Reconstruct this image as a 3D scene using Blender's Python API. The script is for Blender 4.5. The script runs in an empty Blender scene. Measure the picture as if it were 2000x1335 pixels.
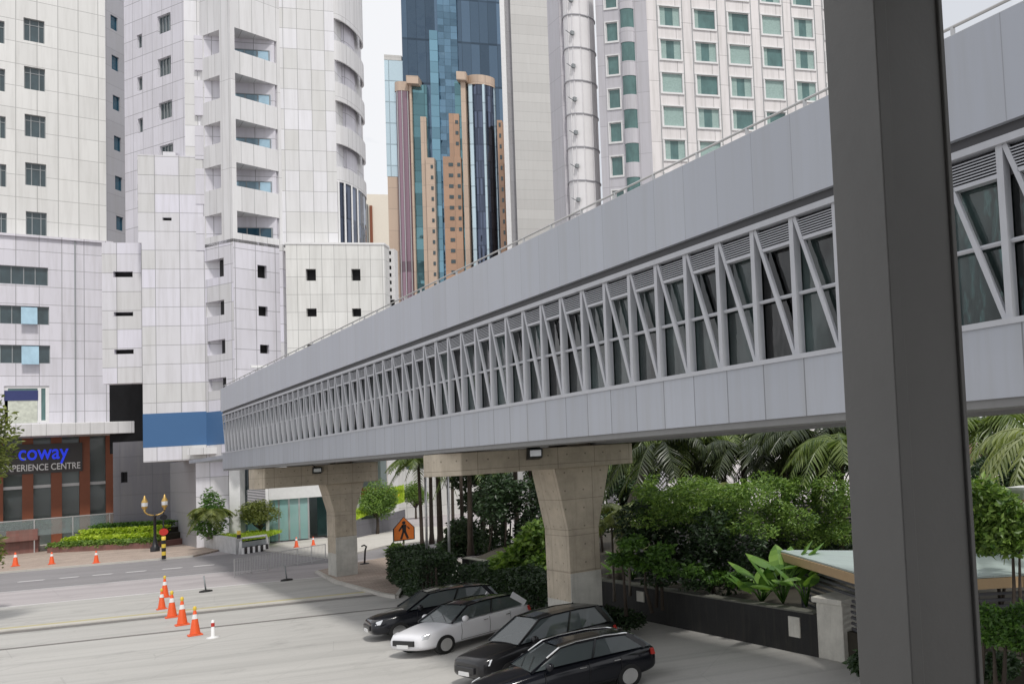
import bpy, math, random
from mathutils import Vector, Matrix
RND = random.Random(7)
sc = bpy.context.scene
COL = sc.collection
V = Vector
# ---------------------------------------------------------------- camera model
F, PX, PY, ROLL, CH = 1729.0, 1894.0, 738.0, 0.062, 5.2
def _c(x, y): return V(((x-PX)/F, -(y-PY)/F, -1.0))
_n = V((ROLL, 1)).normalized()
_vp = (PX-F*F/98.7*_n.x, PY-F*F/98.7*_n.y)
UPc = _c(*_vp).normalized()
Yc = _c(31, 953); Yc = (Yc-Yc.dot(UPc)*UPc).normalized()
Xc = Yc.cross(UPc)
ROT = Matrix((Xc, Yc, UPc))
CAM = V((0, 0, CH))
def ray(x, y): return (ROT @ _c(x, y)).normalized()
def atz(x, y, z):
    d = ray(x, y); return CAM+d*((z-CH)/d.z)
def atx(x, y, X):
    d = ray(x, y); return CAM+d*(X/d.x)
def aty(x, y, Y):
    d = ray(x, y); return CAM+d*(Y/d.y)
def atd(x, y, D):
    return CAM+(ROT @ _c(x, y))*D
cd = bpy.data.cameras.new('camera'); cam = bpy.data.objects.new('camera', cd); COL.objects.link(cam)
cd.sensor_width = 36; cd.lens = F/2000*36; cd.clip_end = 3000; cd.clip_start = .1
cd.shift_x = -(PX-1000)/2000; cd.shift_y = (PY-667.5)/2000
cam.matrix_world = Matrix.Translation(CAM) @ ROT.to_4x4()
sc.camera = cam
# ---------------------------------------------------------------- materials
def newmat(name):
    m = bpy.data.materials.new(name); m.use_nodes = True
    nt = m.node_tree; b = nt.nodes['Principled BSDF']
    return m, nt, b
def nd(nt, t, **kw):
    n = nt.nodes.new(t)
    for k, v in kw.items():
        if k in n.inputs: n.inputs[k].default_value = v
        else: setattr(n, k, v)
    return n
def mathn(nt, op, a, b=None):
    n = nt.nodes.new('ShaderNodeMath'); n.operation = op
    for i, v in enumerate((a, b)):
        if v is None: continue
        if isinstance(v, (int, float)): n.inputs[i].default_value = v
        else: nt.links.new(v, n.inputs[i])
    return n.outputs[0]
def mixc(nt, fac, a, b, mode='MIX'):
    n = nt.nodes.new('ShaderNodeMix'); n.data_type = 'RGBA'; n.blend_type = mode
    for i, v in ((0, fac), (6, a), (7, b)):
        if isinstance(v, (int, float)): n.inputs[i].default_value = v
        elif isinstance(v, tuple): n.inputs[i].default_value = (*v, 1) if len(v) == 3 else v
        else: nt.links.new(v, n.inputs[i])
    return n.outputs[2]
def noise(nt, vec, scale, detail=4, rough=.6):
    n = nt.nodes.new('ShaderNodeTexNoise'); n.inputs['Scale'].default_value = scale
    n.inputs['Detail'].default_value = detail; n.inputs['Roughness'].default_value = rough
    if vec is not None: nt.links.new(vec, n.inputs['Vector'])
    return n.outputs['Fac']
def ramp(nt, fac, a, b, ca=(0, 0, 0), cb=(1, 1, 1)):
    n = nt.nodes.new('ShaderNodeValToRGB')
    n.color_ramp.elements[0].position = a; n.color_ramp.elements[1].position = b
    n.color_ramp.elements[0].color = (*ca, 1); n.color_ramp.elements[1].color = (*cb, 1)
    nt.links.new(fac, n.inputs[0]); return n.outputs[0]
def bump(nt, b, h, strength=.3, dist=.02):
    n = nt.nodes.new('ShaderNodeBump'); n.inputs['Strength'].default_value = strength
    n.inputs['Distance'].default_value = dist
    nt.links.new(h, n.inputs['Height']); nt.links.new(n.outputs[0], b.inputs['Normal'])
def paint(name, col, rough=.5, metal=0, var=.12, scale=3, bumps=0, spec=.5):
    m, nt, b = newmat(name)
    tc = nt.nodes.new('ShaderNodeTexCoord')
    f = noise(nt, tc.outputs['Object'], scale)
    c = mixc(nt, f, tuple(v*(1-var) for v in col), tuple(min(1, v*(1+var)) for v in col))
    nt.links.new(c, b.inputs['Base Color']); b.inputs['Roughness'].default_value = rough
    b.inputs['Metallic'].default_value = metal; b.inputs['Specular IOR Level'].default_value = spec
    if bumps: bump(nt, b, noise(nt, tc.outputs['Object'], scale*6), bumps)
    return m
def cladding(name, col, tw, th, joint=.45, jw=.02, var=.05, streak=.12, ox=0, oz=0, rough=.45, tint=None, off=0.0, bstr=.25):
    m, nt, b = newmat(name)
    uv = nt.nodes.new('ShaderNodeUVMap'); uv.uv_map = 'uv'
    mp = nt.nodes.new('ShaderNodeMapping'); mp.inputs['Location'].default_value = (ox, oz, 0)
    nt.links.new(uv.outputs[0], mp.inputs[0])
    sep = nt.nodes.new('ShaderNodeSeparateXYZ'); nt.links.new(mp.outputs[0], sep.inputs[0])
    v = mathn(nt, 'DIVIDE', sep.outputs[1], th); fv = mathn(nt, 'FLOOR', v)
    u = mathn(nt, 'DIVIDE', sep.outputs[0], tw)
    if off: u = mathn(nt, 'ADD', u, mathn(nt, 'MULTIPLY', fv, off))
    fu = mathn(nt, 'FLOOR', u)
    def edge(x, fx, size, w):
        r = mathn(nt, 'SUBTRACT', x, fx)
        a = mathn(nt, 'MINIMUM', r, mathn(nt, 'SUBTRACT', 1.0, r))
        return mathn(nt, 'LESS_THAN', mathn(nt, 'MULTIPLY', a, size), w)
    j = mathn(nt, 'MAXIMUM', edge(u, fu, tw, jw), edge(v, fv, th, jw))
    cmb = nt.nodes.new('ShaderNodeCombineXYZ'); nt.links.new(fu, cmb.inputs[0]); nt.links.new(fv, cmb.inputs[1])
    wn = nt.nodes.new('ShaderNodeTexWhiteNoise'); wn.noise_dimensions = '2D'; nt.links.new(cmb.outputs[0], wn.inputs['Vector'])
    tint = tint or col
    c = mixc(nt, wn.outputs['Value'], tuple(x*(1-var) for x in col), tuple(min(1, x*(1+var)) for x in tint))
    # rain streaks : noise stretched down the wall
    mp2 = nt.nodes.new('ShaderNodeMapping'); mp2.inputs['Scale'].default_value = (1.6, .1, 1); nt.links.new(uv.outputs[0], mp2.inputs[0])
    st = ramp(nt, noise(nt, mp2.outputs[0], 1.6, 5, .65), .45, .72)
    c = mixc(nt, mathn(nt, 'MULTIPLY', st, streak), c, (.25, .24, .21))
    big = noise(nt, uv.outputs[0], .18, 3)
    c = mixc(nt, mathn(nt, 'MULTIPLY', big, streak*.7), c, (.33, .31, .28))
    c = mixc(nt, mathn(nt, 'MULTIPLY', j, joint), c, (.06, .06, .06))
    nt.links.new(c, b.inputs['Base Color']); b.inputs['Roughness'].default_value = rough
    h = mathn(nt, 'ADD', mathn(nt, 'MULTIPLY', wn.outputs['Value'], .5), mathn(nt, 'SUBTRACT', 1.0, j))
    bump(nt, b, h, bstr, .02)
    return m
def glassy(name, col, rough=.06, metal=.0, panes=None, var=.35, wob=.0, spec=.6, alpha=1.0):
    m, nt, b = newmat(name)
    uv = nt.nodes.new('ShaderNodeUVMap'); uv.uv_map = 'uv'
    c = None
    if panes:
        sep = nt.nodes.new('ShaderNodeSeparateXYZ'); nt.links.new(uv.outputs[0], sep.inputs[0])
        u = mathn(nt, 'DIVIDE', sep.outputs[0], panes[0]); v = mathn(nt, 'DIVIDE', sep.outputs[1], panes[1])
        fu, fv = mathn(nt, 'FLOOR', u), mathn(nt, 'FLOOR', v)
        cmb = nt.nodes.new('ShaderNodeCombineXYZ'); nt.links.new(fu, cmb.inputs[0]); nt.links.new(fv, cmb.inputs[1])
        wn = nt.nodes.new('ShaderNodeTexWhiteNoise'); wn.noise_dimensions = '2D'; nt.links.new(cmb.outputs[0], wn.inputs['Vector'])
        c = mixc(nt, wn.outputs['Value'], tuple(x*(1-var) for x in col), tuple(min(1, x*(1+var)) for x in col))
        ru, rv = mathn(nt, 'SUBTRACT', u, fu), mathn(nt, 'SUBTRACT', v, fv)
        j = mathn(nt, 'MAXIMUM', mathn(nt, 'LESS_THAN', ru, .05), mathn(nt, 'LESS_THAN', rv, .05))
        c = mixc(nt, mathn(nt, 'MULTIPLY', j, .6), c, tuple(x*.3 for x in col))
        if wob:
            mx = nt.nodes.new('ShaderNodeVectorMath'); mx.operation = 'SUBTRACT'; nt.links.new(wn.outputs['Color'], mx.inputs[0]); mx.inputs[1].default_value = (.5, .5, .5)
            sx = nt.nodes.new('ShaderNodeVectorMath'); sx.operation = 'SCALE'; nt.links.new(mx.outputs[0], sx.inputs[0]); sx.inputs['Scale'].default_value = wob
            nz = nt.nodes.new('ShaderNodeTexNoise'); nz.inputs['Scale'].default_value = .35; nt.links.new(uv.outputs[0], nz.inputs['Vector'])
            my = nt.nodes.new('ShaderNodeVectorMath'); my.operation = 'SUBTRACT'; nt.links.new(nz.outputs['Color'], my.inputs[0]); my.inputs[1].default_value = (.5, .5, .5)
            sy = nt.nodes.new('ShaderNodeVectorMath'); sy.operation = 'SCALE'; nt.links.new(my.outputs[0], sy.inputs[0]); sy.inputs['Scale'].default_value = wob*4
            g = nt.nodes.new('ShaderNodeNewGeometry')
            ad = nt.nodes.new('ShaderNodeVectorMath'); ad.operation = 'ADD'; nt.links.new(g.outputs['Normal'], ad.inputs[0]); nt.links.new(sx.outputs[0], ad.inputs[1])
            ad3 = nt.nodes.new('ShaderNodeVectorMath'); ad3.operation = 'ADD'; nt.links.new(ad.outputs[0], ad3.inputs[0]); nt.links.new(sy.outputs[0], ad3.inputs[1])
            ad2 = nt.nodes.new('ShaderNodeVectorMath'); ad2.operation = 'NORMALIZE'; nt.links.new(ad3.outputs[0], ad2.inputs[0]); nt.links.new(ad2.outputs[0], b.inputs['Normal'])
    else:
        tc = nt.nodes.new('ShaderNodeTexCoord')
        mp = nt.nodes.new('ShaderNodeMapping'); mp.inputs['Scale'].default_value = (1.2, 1.2, .5); nt.links.new(tc.outputs['Object'], mp.inputs[0])
        c = mixc(nt, noise(nt, mp.outputs[0], 1.3, 3), tuple(x*(1-var) for x in col), tuple(min(1, x*(1+var)) for x in col))
    nt.links.new(c, b.inputs['Base Color'])
    b.inputs['Roughness'].default_value = rough; b.inputs['Metallic'].default_value = metal; b.inputs['Specular IOR Level'].default_value = spec
    b.inputs['Alpha'].default_value = alpha
    return m
def clear_glass(name, tint, alpha, rough=.03, wav=0):
    m, nt, b = newmat(name)
    tr = nt.nodes.new('ShaderNodeBsdfTransparent'); tr.inputs[0].default_value = (*tint, 1)
    gl = nt.nodes.new('ShaderNodeBsdfGlossy'); gl.inputs['Roughness'].default_value = rough
    fr = nt.nodes.new('ShaderNodeFresnel'); fr.inputs[0].default_value = 1.5
    b.inputs['Base Color'].default_value = (*tint, 1); b.inputs['Roughness'].default_value = .2
    m1 = nt.nodes.new('ShaderNodeMixShader'); m1.inputs[0].default_value = alpha
    nt.links.new(tr.outputs[0], m1.inputs[1]); nt.links.new(b.outputs[0], m1.inputs[2])
    m2 = nt.nodes.new('ShaderNodeMixShader'); nt.links.new(fr.outputs[0], m2.inputs[0])
    nt.links.new(m1.outputs[0], m2.inputs[1]); nt.links.new(gl.outputs[0], m2.inputs[2])
    nt.links.new(m2.outputs[0], nt.nodes['Material Output'].inputs[0])
    if wav:
        tc = nt.nodes.new('ShaderNodeTexCoord'); mp = nt.nodes.new('ShaderNodeMapping'); mp.inputs['Scale'].default_value = (1, 1, .45); nt.links.new(tc.outputs['Object'], mp.inputs[0])
        bp = nt.nodes.new('ShaderNodeBump'); bp.inputs['Strength'].default_value = wav; bp.inputs['Distance'].default_value = .1
        nt.links.new(noise(nt, mp.outputs[0], 1.6, 3), bp.inputs['Height']); nt.links.new(bp.outputs[0], gl.inputs['Normal']); nt.links.new(bp.outputs[0], fr.inputs['Normal'])
        fr.inputs[0].default_value = 1.6
        sp = nt.nodes.new('ShaderNodeSeparateXYZ'); nt.links.new(tc.outputs['Object'], sp.inputs[0])
        wn = nt.nodes.new('ShaderNodeTexWhiteNoise'); wn.noise_dimensions = '1D'; nt.links.new(mathn(nt, 'FLOOR', mathn(nt, 'DIVIDE', mathn(nt, 'SUBTRACT', sp.outputs[1], 7.49), 1.175)), wn.inputs['W'])
        nz = ramp(nt, noise(nt, mp.outputs[0], .9, 4), .3, .75)
        nt.links.new(mathn(nt, 'MULTIPLY', mathn(nt, 'MULTIPLY', mathn(nt, 'POWER', wn.outputs['Value'], 1.6), nz), .42), m1.inputs[0])
    return m
def concrete(name, col, form=True, stain=.35):
    m, nt, b = newmat(name)
    uv = nt.nodes.new('ShaderNodeUVMap'); uv.uv_map = 'uv'
    tc = nt.nodes.new('ShaderNodeTexCoord')
    c = mixc(nt, ramp(nt, noise(nt, tc.outputs['Object'], 1.1, 6, .7), .3, .75), tuple(x*.75 for x in col), tuple(min(1, x*1.18) for x in col))
    mp2 = nt.nodes.new('ShaderNodeMapping'); mp2.inputs['Scale'].default_value = (3, .25, 1); nt.links.new(uv.outputs[0], mp2.inputs[0])
    st = ramp(nt, noise(nt, mp2.outputs[0], 1.5, 6, .7), .5, .8)
    c = mixc(nt, mathn(nt, 'MULTIPLY', st, stain), c, (.1, .085, .06))
    if form:
        sep = nt.nodes.new('ShaderNodeSeparateXYZ'); nt.links.new(uv.outputs[0], sep.inputs[0])
        def fr(x, s): return mathn(nt, 'FRACT', mathn(nt, 'DIVIDE', x, s))
        u, v = fr(sep.outputs[0], 1.22), fr(sep.outputs[1], 1.22)
        j = mathn(nt, 'MAXIMUM', mathn(nt, 'LESS_THAN', u, .014), mathn(nt, 'LESS_THAN', v, .014))
        u2, v2 = fr(sep.outputs[0], .61), fr(sep.outputs[1], .61)
        dx, dy = mathn(nt, 'SUBTRACT', u2, .5), mathn(nt, 'SUBTRACT', v2, .5)
        r2 = mathn(nt, 'ADD', mathn(nt, 'MULTIPLY', dx, dx), mathn(nt, 'MULTIPLY', dy, dy))
        h = mathn(nt, 'LESS_THAN', r2, .0022)
        c = mixc(nt, mathn(nt, 'MULTIPLY', mathn(nt, 'MAXIMUM', j, h), .55), c, (.05, .04, .03))
    nt.links.new(c, b.inputs['Base Color']); b.inputs['Roughness'].default_value = .85
    bump(nt, b, noise(nt, tc.outputs['Object'], 9, 6, .7), .35, .02)
    return m
def ground_mat(name, col, var=.18, scale=.6, patch=0, rough=.9, brick=None, line=(.3, .3, .3)):
    m, nt, b = newmat(name)
    tc = nt.nodes.new('ShaderNodeTexCoord')
    mp = nt.nodes.new('ShaderNodeMapping'); mp.inputs['Rotation'].default_value = (0, 0, math.radians(28.4)); nt.links.new(tc.outputs['Object'], mp.inputs[0])
    mp3 = nt.nodes.new('ShaderNodeMapping'); mp3.inputs['Scale'].default_value = (.12, 1, 1); nt.links.new(mp.outputs[0], mp3.inputs[0])
    a = noise(nt, mp3.outputs[0], scale, 6, .65); d = noise(nt, tc.outputs['Object'], scale*22, 3, .8)
    f = mathn(nt, 'ADD', mathn(nt, 'MULTIPLY', a, .65), mathn(nt, 'MULTIPLY', d, .35))
    c = mixc(nt, ramp(nt, f, .3, .7), tuple(x*(1-var) for x in col), tuple(min(1, x*(1+var)) for x in col))
    st = ramp(nt, noise(nt, tc.outputs['Object'], .35, 7, .75), .56, .7)
    c = mixc(nt, mathn(nt, 'MULTIPLY', st, .38), c, tuple(x*.42 for x in col))
    mp4 = nt.nodes.new('ShaderNodeMapping'); mp4.inputs['Scale'].default_value = (.05, 1, 1); nt.links.new(mp.outputs[0], mp4.inputs[0])
    c = mixc(nt, mathn(nt, 'MULTIPLY', ramp(nt, noise(nt, mp4.outputs[0], 1.4, 4, .6), .5, .68), .3), c, tuple(x*.55 for x in col))
    vo = nt.nodes.new('ShaderNodeTexVoronoi'); vo.feature = 'DISTANCE_TO_EDGE'; vo.inputs['Scale'].default_value = .22; nt.links.new(mp.outputs[0], vo.inputs['Vector'])
    c = mixc(nt, mathn(nt, 'MULTIPLY', mathn(nt, 'LESS_THAN', vo.outputs['Distance'], .003), .16), c, tuple(x*.3 for x in col))
    vp = nt.nodes.new('ShaderNodeTexVoronoi'); vp.inputs['Scale'].default_value = .16; nt.links.new(mp.outputs[0], vp.inputs['Vector'])
    c = mixc(nt, mathn(nt, 'MULTIPLY', mathn(nt, 'GREATER_THAN', vp.outputs['Color'], .78), .18), c, tuple(x*.6 for x in col))
    if brick:
        br = nt.nodes.new('ShaderNodeTexBrick'); br.inputs['Scale'].default_value = 1; br.inputs['Brick Width'].default_value = brick[0]; br.inputs['Row Height'].default_value = brick[1]
        br.inputs['Mortar Size'].default_value = brick[2]; br.inputs['Color1'].default_value = (1, 1, 1, 1); br.inputs['Color2'].default_value = (.75, .75, .75, 1); br.inputs['Mortar'].default_value = (*line, 1)
        nt.links.new(mp.outputs[0], br.inputs['Vector'])
        c = mixc(nt, 1.0, c, br.outputs[0], 'MULTIPLY')
    nt.links.new(c, b.inputs['Base Color']); b.inputs['Roughness'].default_value = rough
    bump(nt, b, d, .3, .01)
    return m
def leafmat(name, dark, light, tr=.3, rough=.45):
    m, nt, b = newmat(name)
    g = nt.nodes.new('ShaderNodeNewGeometry'); tc = nt.nodes.new('ShaderNodeTexCoord')
    f = mathn(nt, 'ADD', mathn(nt, 'MULTIPLY', g.outputs['Random Per Island'], .6), mathn(nt, 'MULTIPLY', noise(nt, tc.outputs['Object'], 1.2, 3), .5))
    c = mixc(nt, ramp(nt, f, .2, .9), dark, light)
    nt.links.new(c, b.inputs['Base Color']); b.inputs['Roughness'].default_value = rough
    t = nt.nodes.new('ShaderNodeBsdfTranslucent')
    c2 = mixc(nt, 1.0, c, (1.3, 1.4, .5), 'MULTIPLY'); nt.links.new(c2, t.inputs[0])
    mx = nt.nodes.new('ShaderNodeMixShader'); mx.inputs[0].default_value = tr
    nt.links.new(b.outputs[0], mx.inputs[1]); nt.links.new(t.outputs[0], mx.inputs[2])
    nt.links.new(mx.outputs[0], nt.nodes['Material Output'].inputs[0])
    return m
def emit(name, col, s):
    m, nt, b = newmat(name); b.inputs['Base Color'].default_value = (*col, 1)
    b.inputs['Emission Color'].default_value = (*col, 1); b.inputs['Emission Strength'].default_value = s
    return m
M = {}
M['white_clad'] = cladding('white cladding', (.66, .66, .66), 1.78, 1.7, .55, .026, .08, .24, tint=(.66, .65, .73))
M['warm_clad'] = cladding('warm white cladding', (.69, .69, .675), 1.5, 2.3, .45, .03, .05, .18)
M['podium_clad'] = cladding('podium cladding', (.7, .7, .68), .96, 1.63, .5, .02, .06, .24)
M['lav_shade_clad'] = cladding('lavender shade tone cladding', (.66, .65, .71), 1.6, 1.8, .55, .028, .06, .22)  # lavender grey puts the shade tone of these walls into the colour
M['tower_clad'] = cladding('tower cladding', (.69, .69, .68), 1.1, 1.95, .5, .024, .06, .16, tint=(.74, .74, .78))
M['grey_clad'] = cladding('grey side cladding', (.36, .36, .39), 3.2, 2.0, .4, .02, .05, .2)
M['band_clad'] = cladding('balcony cladding', (.68, .68, .69), 1.0, 8.1, .45, .02, .06, .22)
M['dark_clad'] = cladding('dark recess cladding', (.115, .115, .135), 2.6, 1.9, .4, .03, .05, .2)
M['ramp_clad'] = cladding('recess side cladding', (.32, .32, .34), 9, 1.9, .4, .03, .05, .25)
M['bridge_clad'] = cladding('bridge fascia panels', (.37, .395, .45), 1.175, 40, .32, .01, .045, .2, ox=.2, rough=.35, bstr=.1)
M['bridge_low'] = cladding('bridge lower panels', (.385, .41, .465), 1.175, 40, .6, .016, .06, .28, ox=.2, rough=.4, bstr=.1)
M['bridge_steel'] = paint('bridge grey steel', (.42, .43, .46), .45)
M['bridge_dark'] = paint('bridge shadow gap', (.05, .05, .055), .6)
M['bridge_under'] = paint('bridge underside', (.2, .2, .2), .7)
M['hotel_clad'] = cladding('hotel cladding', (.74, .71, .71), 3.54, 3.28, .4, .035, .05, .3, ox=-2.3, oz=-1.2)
M['hotel_plain'] = paint('round bay render', (.72, .71, .72), .8, var=.06, scale=.5)
M['hotel_shade_side'] = cladding('hotel shaded side cladding', (.52, .51, .55), 3.5, 3.28, .3, .03, .05, .25)  # darker copy of the hotel cladding, side wall's shade in the colour
M['grey_tower'] = cladding('grey tower panels', (.53, .525, .51), 60, 1.55, .28, .03, .05, .12)
M['cream'] = paint('cream render', (.78, .72, .62), .8, var=.05)
M['blue_band'] = paint('blue painted band', (.045, .125, .27), .5, var=.05, scale=.5)
M['copper'] = cladding('copper stone', (.42, .26, .17), 2.4, 4, .3, .05, .12, .1)
M['cream_stone'] = cladding('cream stone', (.52, .40, .31), 2.4, 4, .3, .05, .08, .1)
M['g_blue'] = glassy('blue mirror glass', (.10, .15, .21), .05, .75, (1.5, 8.4), .35, .08)
M['g_lblue'] = glassy('light blue mirror glass', (.17, .31, .39), .08, .75, (2.4, 2.1), .25, .03)
M['g_teal'] = glassy('teal mirror glass', (.12, .24, .27), .05, .7, (2.4, 2.1), .35, .05)
M['g_rip'] = glassy('rippled mirror glass', (.13, .22, .3), .05, .8, (1.1, 1.3), .3, .22)
M['g_pale'] = glassy('pale mirror glass', (.55, .68, .74), .12, .6, (2.6, 4), .08, .01)
M['g_purple'] = glassy('violet brown glass', (.26, .17, .21), .12, .45, (1.5, 40), .35, .02)
M['g_dark'] = glassy('dark mirror glass', (.10, .12, .17), .05, .85, (2.0, 3.2), .4, .06)
M['pane'] = glassy('window pane', (.045, .07, .08), .05, 0, None, .6, spec=.7)
M['pane_teal'] = glassy('teal window pane', (.085, .165, .16), .08, 0, None, .55, spec=.6)
M['pane_blue'] = glassy('blue window pane', (.02, .07, .11), .1, 0, None, .3)
M['pane_sky'] = glassy('sky blue window pane', (.38, .54, .64), .04, .5, None, .3)
M['pane_black'] = glassy('black opening', (.012, .012, .013), .4, 0, None, .5, spec=.1)
M['curtain'] = paint('curtain', (.30, .41, .385), .8, var=.3, scale=6)
M['frame_white'] = paint('white frame', (.7, .7, .7), .5)
M['frame_grey'] = paint('grey frame', (.25, .27, .28), .5)
M['lobby_glass'] = clear_glass('lobby glass', (.42, .68, .66), .6)
M['rail_glass'] = clear_glass('rail glass', (.7, .8, .8), .18)
M['bridge_glass'] = clear_glass('bridge glass', (.27, .40, .39), .08, wav=.16)
M['shop_glass'] = clear_glass('shop glass', (.4, .47, .46), .3)
M['conc'] = concrete('pier concrete', (.47, .41, .325))
M['conc_base'] = concrete('pier base concrete', (.5, .49, .45), False, .3)
M['stone_lt'] = concrete('pale block concrete', (.62, .6, .54), False, .3)
M['wall_dark'] = concrete('dark planter concrete', (.02, .02, .02), False, .3)
M['wall_mid'] = concrete('dark coping concrete', (.14, .14, .12), False, .5)  # dark coping tone with stronger brown stains
M['wall_lt'] = concrete('pale low wall', (.5, .5, .5), False, .2)
M['asphalt'] = ground_mat('asphalt', (.235, .225, .23))
M['pave'] = ground_mat('worn pale road', (.40, .37, .375))
M['pave2'] = ground_mat('pale parking paving', (.44, .43, .41), .12)
M['kerb'] = ground_mat('kerb stone', (.5, .48, .44), .1)
M['yellow'] = ground_mat('yellow line', (.5, .45, .27), .2)
M['brickpave'] = ground_mat('tan brick paving', (.46, .37, .31), .14, .6, brick=(.5, .25, .02), line=(.6, .6, .6))
M['mark'] = ground_mat('road marking', (.66, .65, .65), .1)
M['gutter'] = ground_mat('gutter', (.18, .17, .16), .2)
M['soil'] = ground_mat('dark soil', (.035, .03, .02), .3, 2)
M['grass'] = leafmat('grass', (.10, .2, .02), (.24, .38, .04), .2)
M['hedge_y'] = leafmat('yellow green hedge leaf', (.25, .38, .02), (.55, .66, .07), .3)
M['leaf'] = leafmat('green leaf', (.035, .09, .02), (.14, .27, .05), .35)
M['leaf_bright'] = leafmat('bright leaf', (.045, .11, .02), (.27, .40, .09), .3)
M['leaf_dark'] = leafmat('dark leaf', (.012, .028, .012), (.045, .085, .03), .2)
M['leaf_olive'] = leafmat('olive leaf', (.07, .1, .025), (.24, .27, .07), .3)
M['palm'] = leafmat('palm leaf', (.05, .09, .02), (.21, .27, .08), .35, .35)
M['palm_dark'] = leafmat('dark palm leaf', (.018, .03, .015), (.07, .09, .035), .25, .35)
M['palm_pale'] = leafmat('pale palm leaf', (.16, .2, .09), (.38, .42, .2), .35, .35)
M['bigleaf'] = leafmat('large glossy leaf', (.07, .17, .04), (.26, .42, .1), .35, .3)
M['flower_r'] = leafmat('red flower', (.5, .03, .03), (.7, .12, .1), .3)
M['flower_y'] = leafmat('yellow flower', (.7, .4, .02), (.8, .6, .05), .3)
M['bark'] = paint('bark', (.055, .042, .032), .9, var=.4, scale=8, bumps=.5)
M['bark_grey'] = paint('grey bark', (.16, .14, .12), .9, var=.35, scale=8, bumps=.5)
M['brown_col'] = paint('brown red column', (.24, .075, .035), .5)
M['brickred'] = cladding('red brown planter tile', (.2, .075, .06), .6, .3, .3, .01, .15, .25)
M['steel'] = paint('galvanised steel', (.5, .5, .5), .35, .6)
M['black'] = paint('black paint', (.012, .012, .014), .35)
M['rubber'] = paint('rubber', (.015, .015, .015), .8)
M['gold'] = paint('gold paint', (.5, .33, .1), .35, .4)
M['orange'] = paint('orange plastic', (.75, .10, .02), .45)
M['white_p'] = paint('white paint', (.75, .75, .75), .4)
M['yellow_p'] = paint('yellow paint', (.7, .5, .06), .5)
M['red_p'] = paint('red paint', (.5, .03, .02), .5)
M['sign_o'] = paint('orange sign face', (.42, .11, .015), .45, var=.25, scale=3)
M['pillar'] = paint('dark grey pillar paint', (.14, .138, .132), .5, var=.16, scale=2.2, bumps=.12)
M['navy'] = paint('navy poster', (.03, .04, .14), .4)
M['poster'] = paint('poster print', (.5, .52, .45), .4, var=.5, scale=3)
M['car_black'] = paint('black car paint', (.008, .009, .013), .12, .0, var=.02)
M['car_white'] = paint('white car paint', (.75, .75, .78), .15, .0, var=.02)
M['car_grey'] = paint('dark grey car paint', (.02, .02, .022), .15, .2, var=.02)
M['car_glass'] = clear_glass('car glass', (.2, .24, .25), .35)
M['chrome'] = paint('chrome', (.8, .8, .8), .12, 1)
M['lamp_glass'] = paint('headlight glass', (.7, .72, .75), .1, .3)
M['tealroof'] = cladding('teal metal roof', (.42, .5, .49), .6, 30, .3, .012, .04, .1)
M['tan_fascia'] = paint('tan fascia', (.5, .35, .2), .6)
M['slat'] = paint('dark slats', (.09, .09, .1), .5)
M['roof_dark'] = paint('flat roof', (.2, .2, .2), .9)
M['blue_letter'] = emit('blue lit lettering', (.02, .05, .85), .5)
M['white_letter'] = paint('white lettering', (.8, .8, .8), .4, var=.02)
M['sign_back'] = paint('dark sign panel', (.05, .045, .045), .4)
M['interior'] = paint('interior', (.1, .1, .1), .8)
M['interior_lt'] = paint('interior wall', (.3, .36, .36), .8)
M['person'] = paint('blue cloth', (.06, .09, .25), .8)
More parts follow.
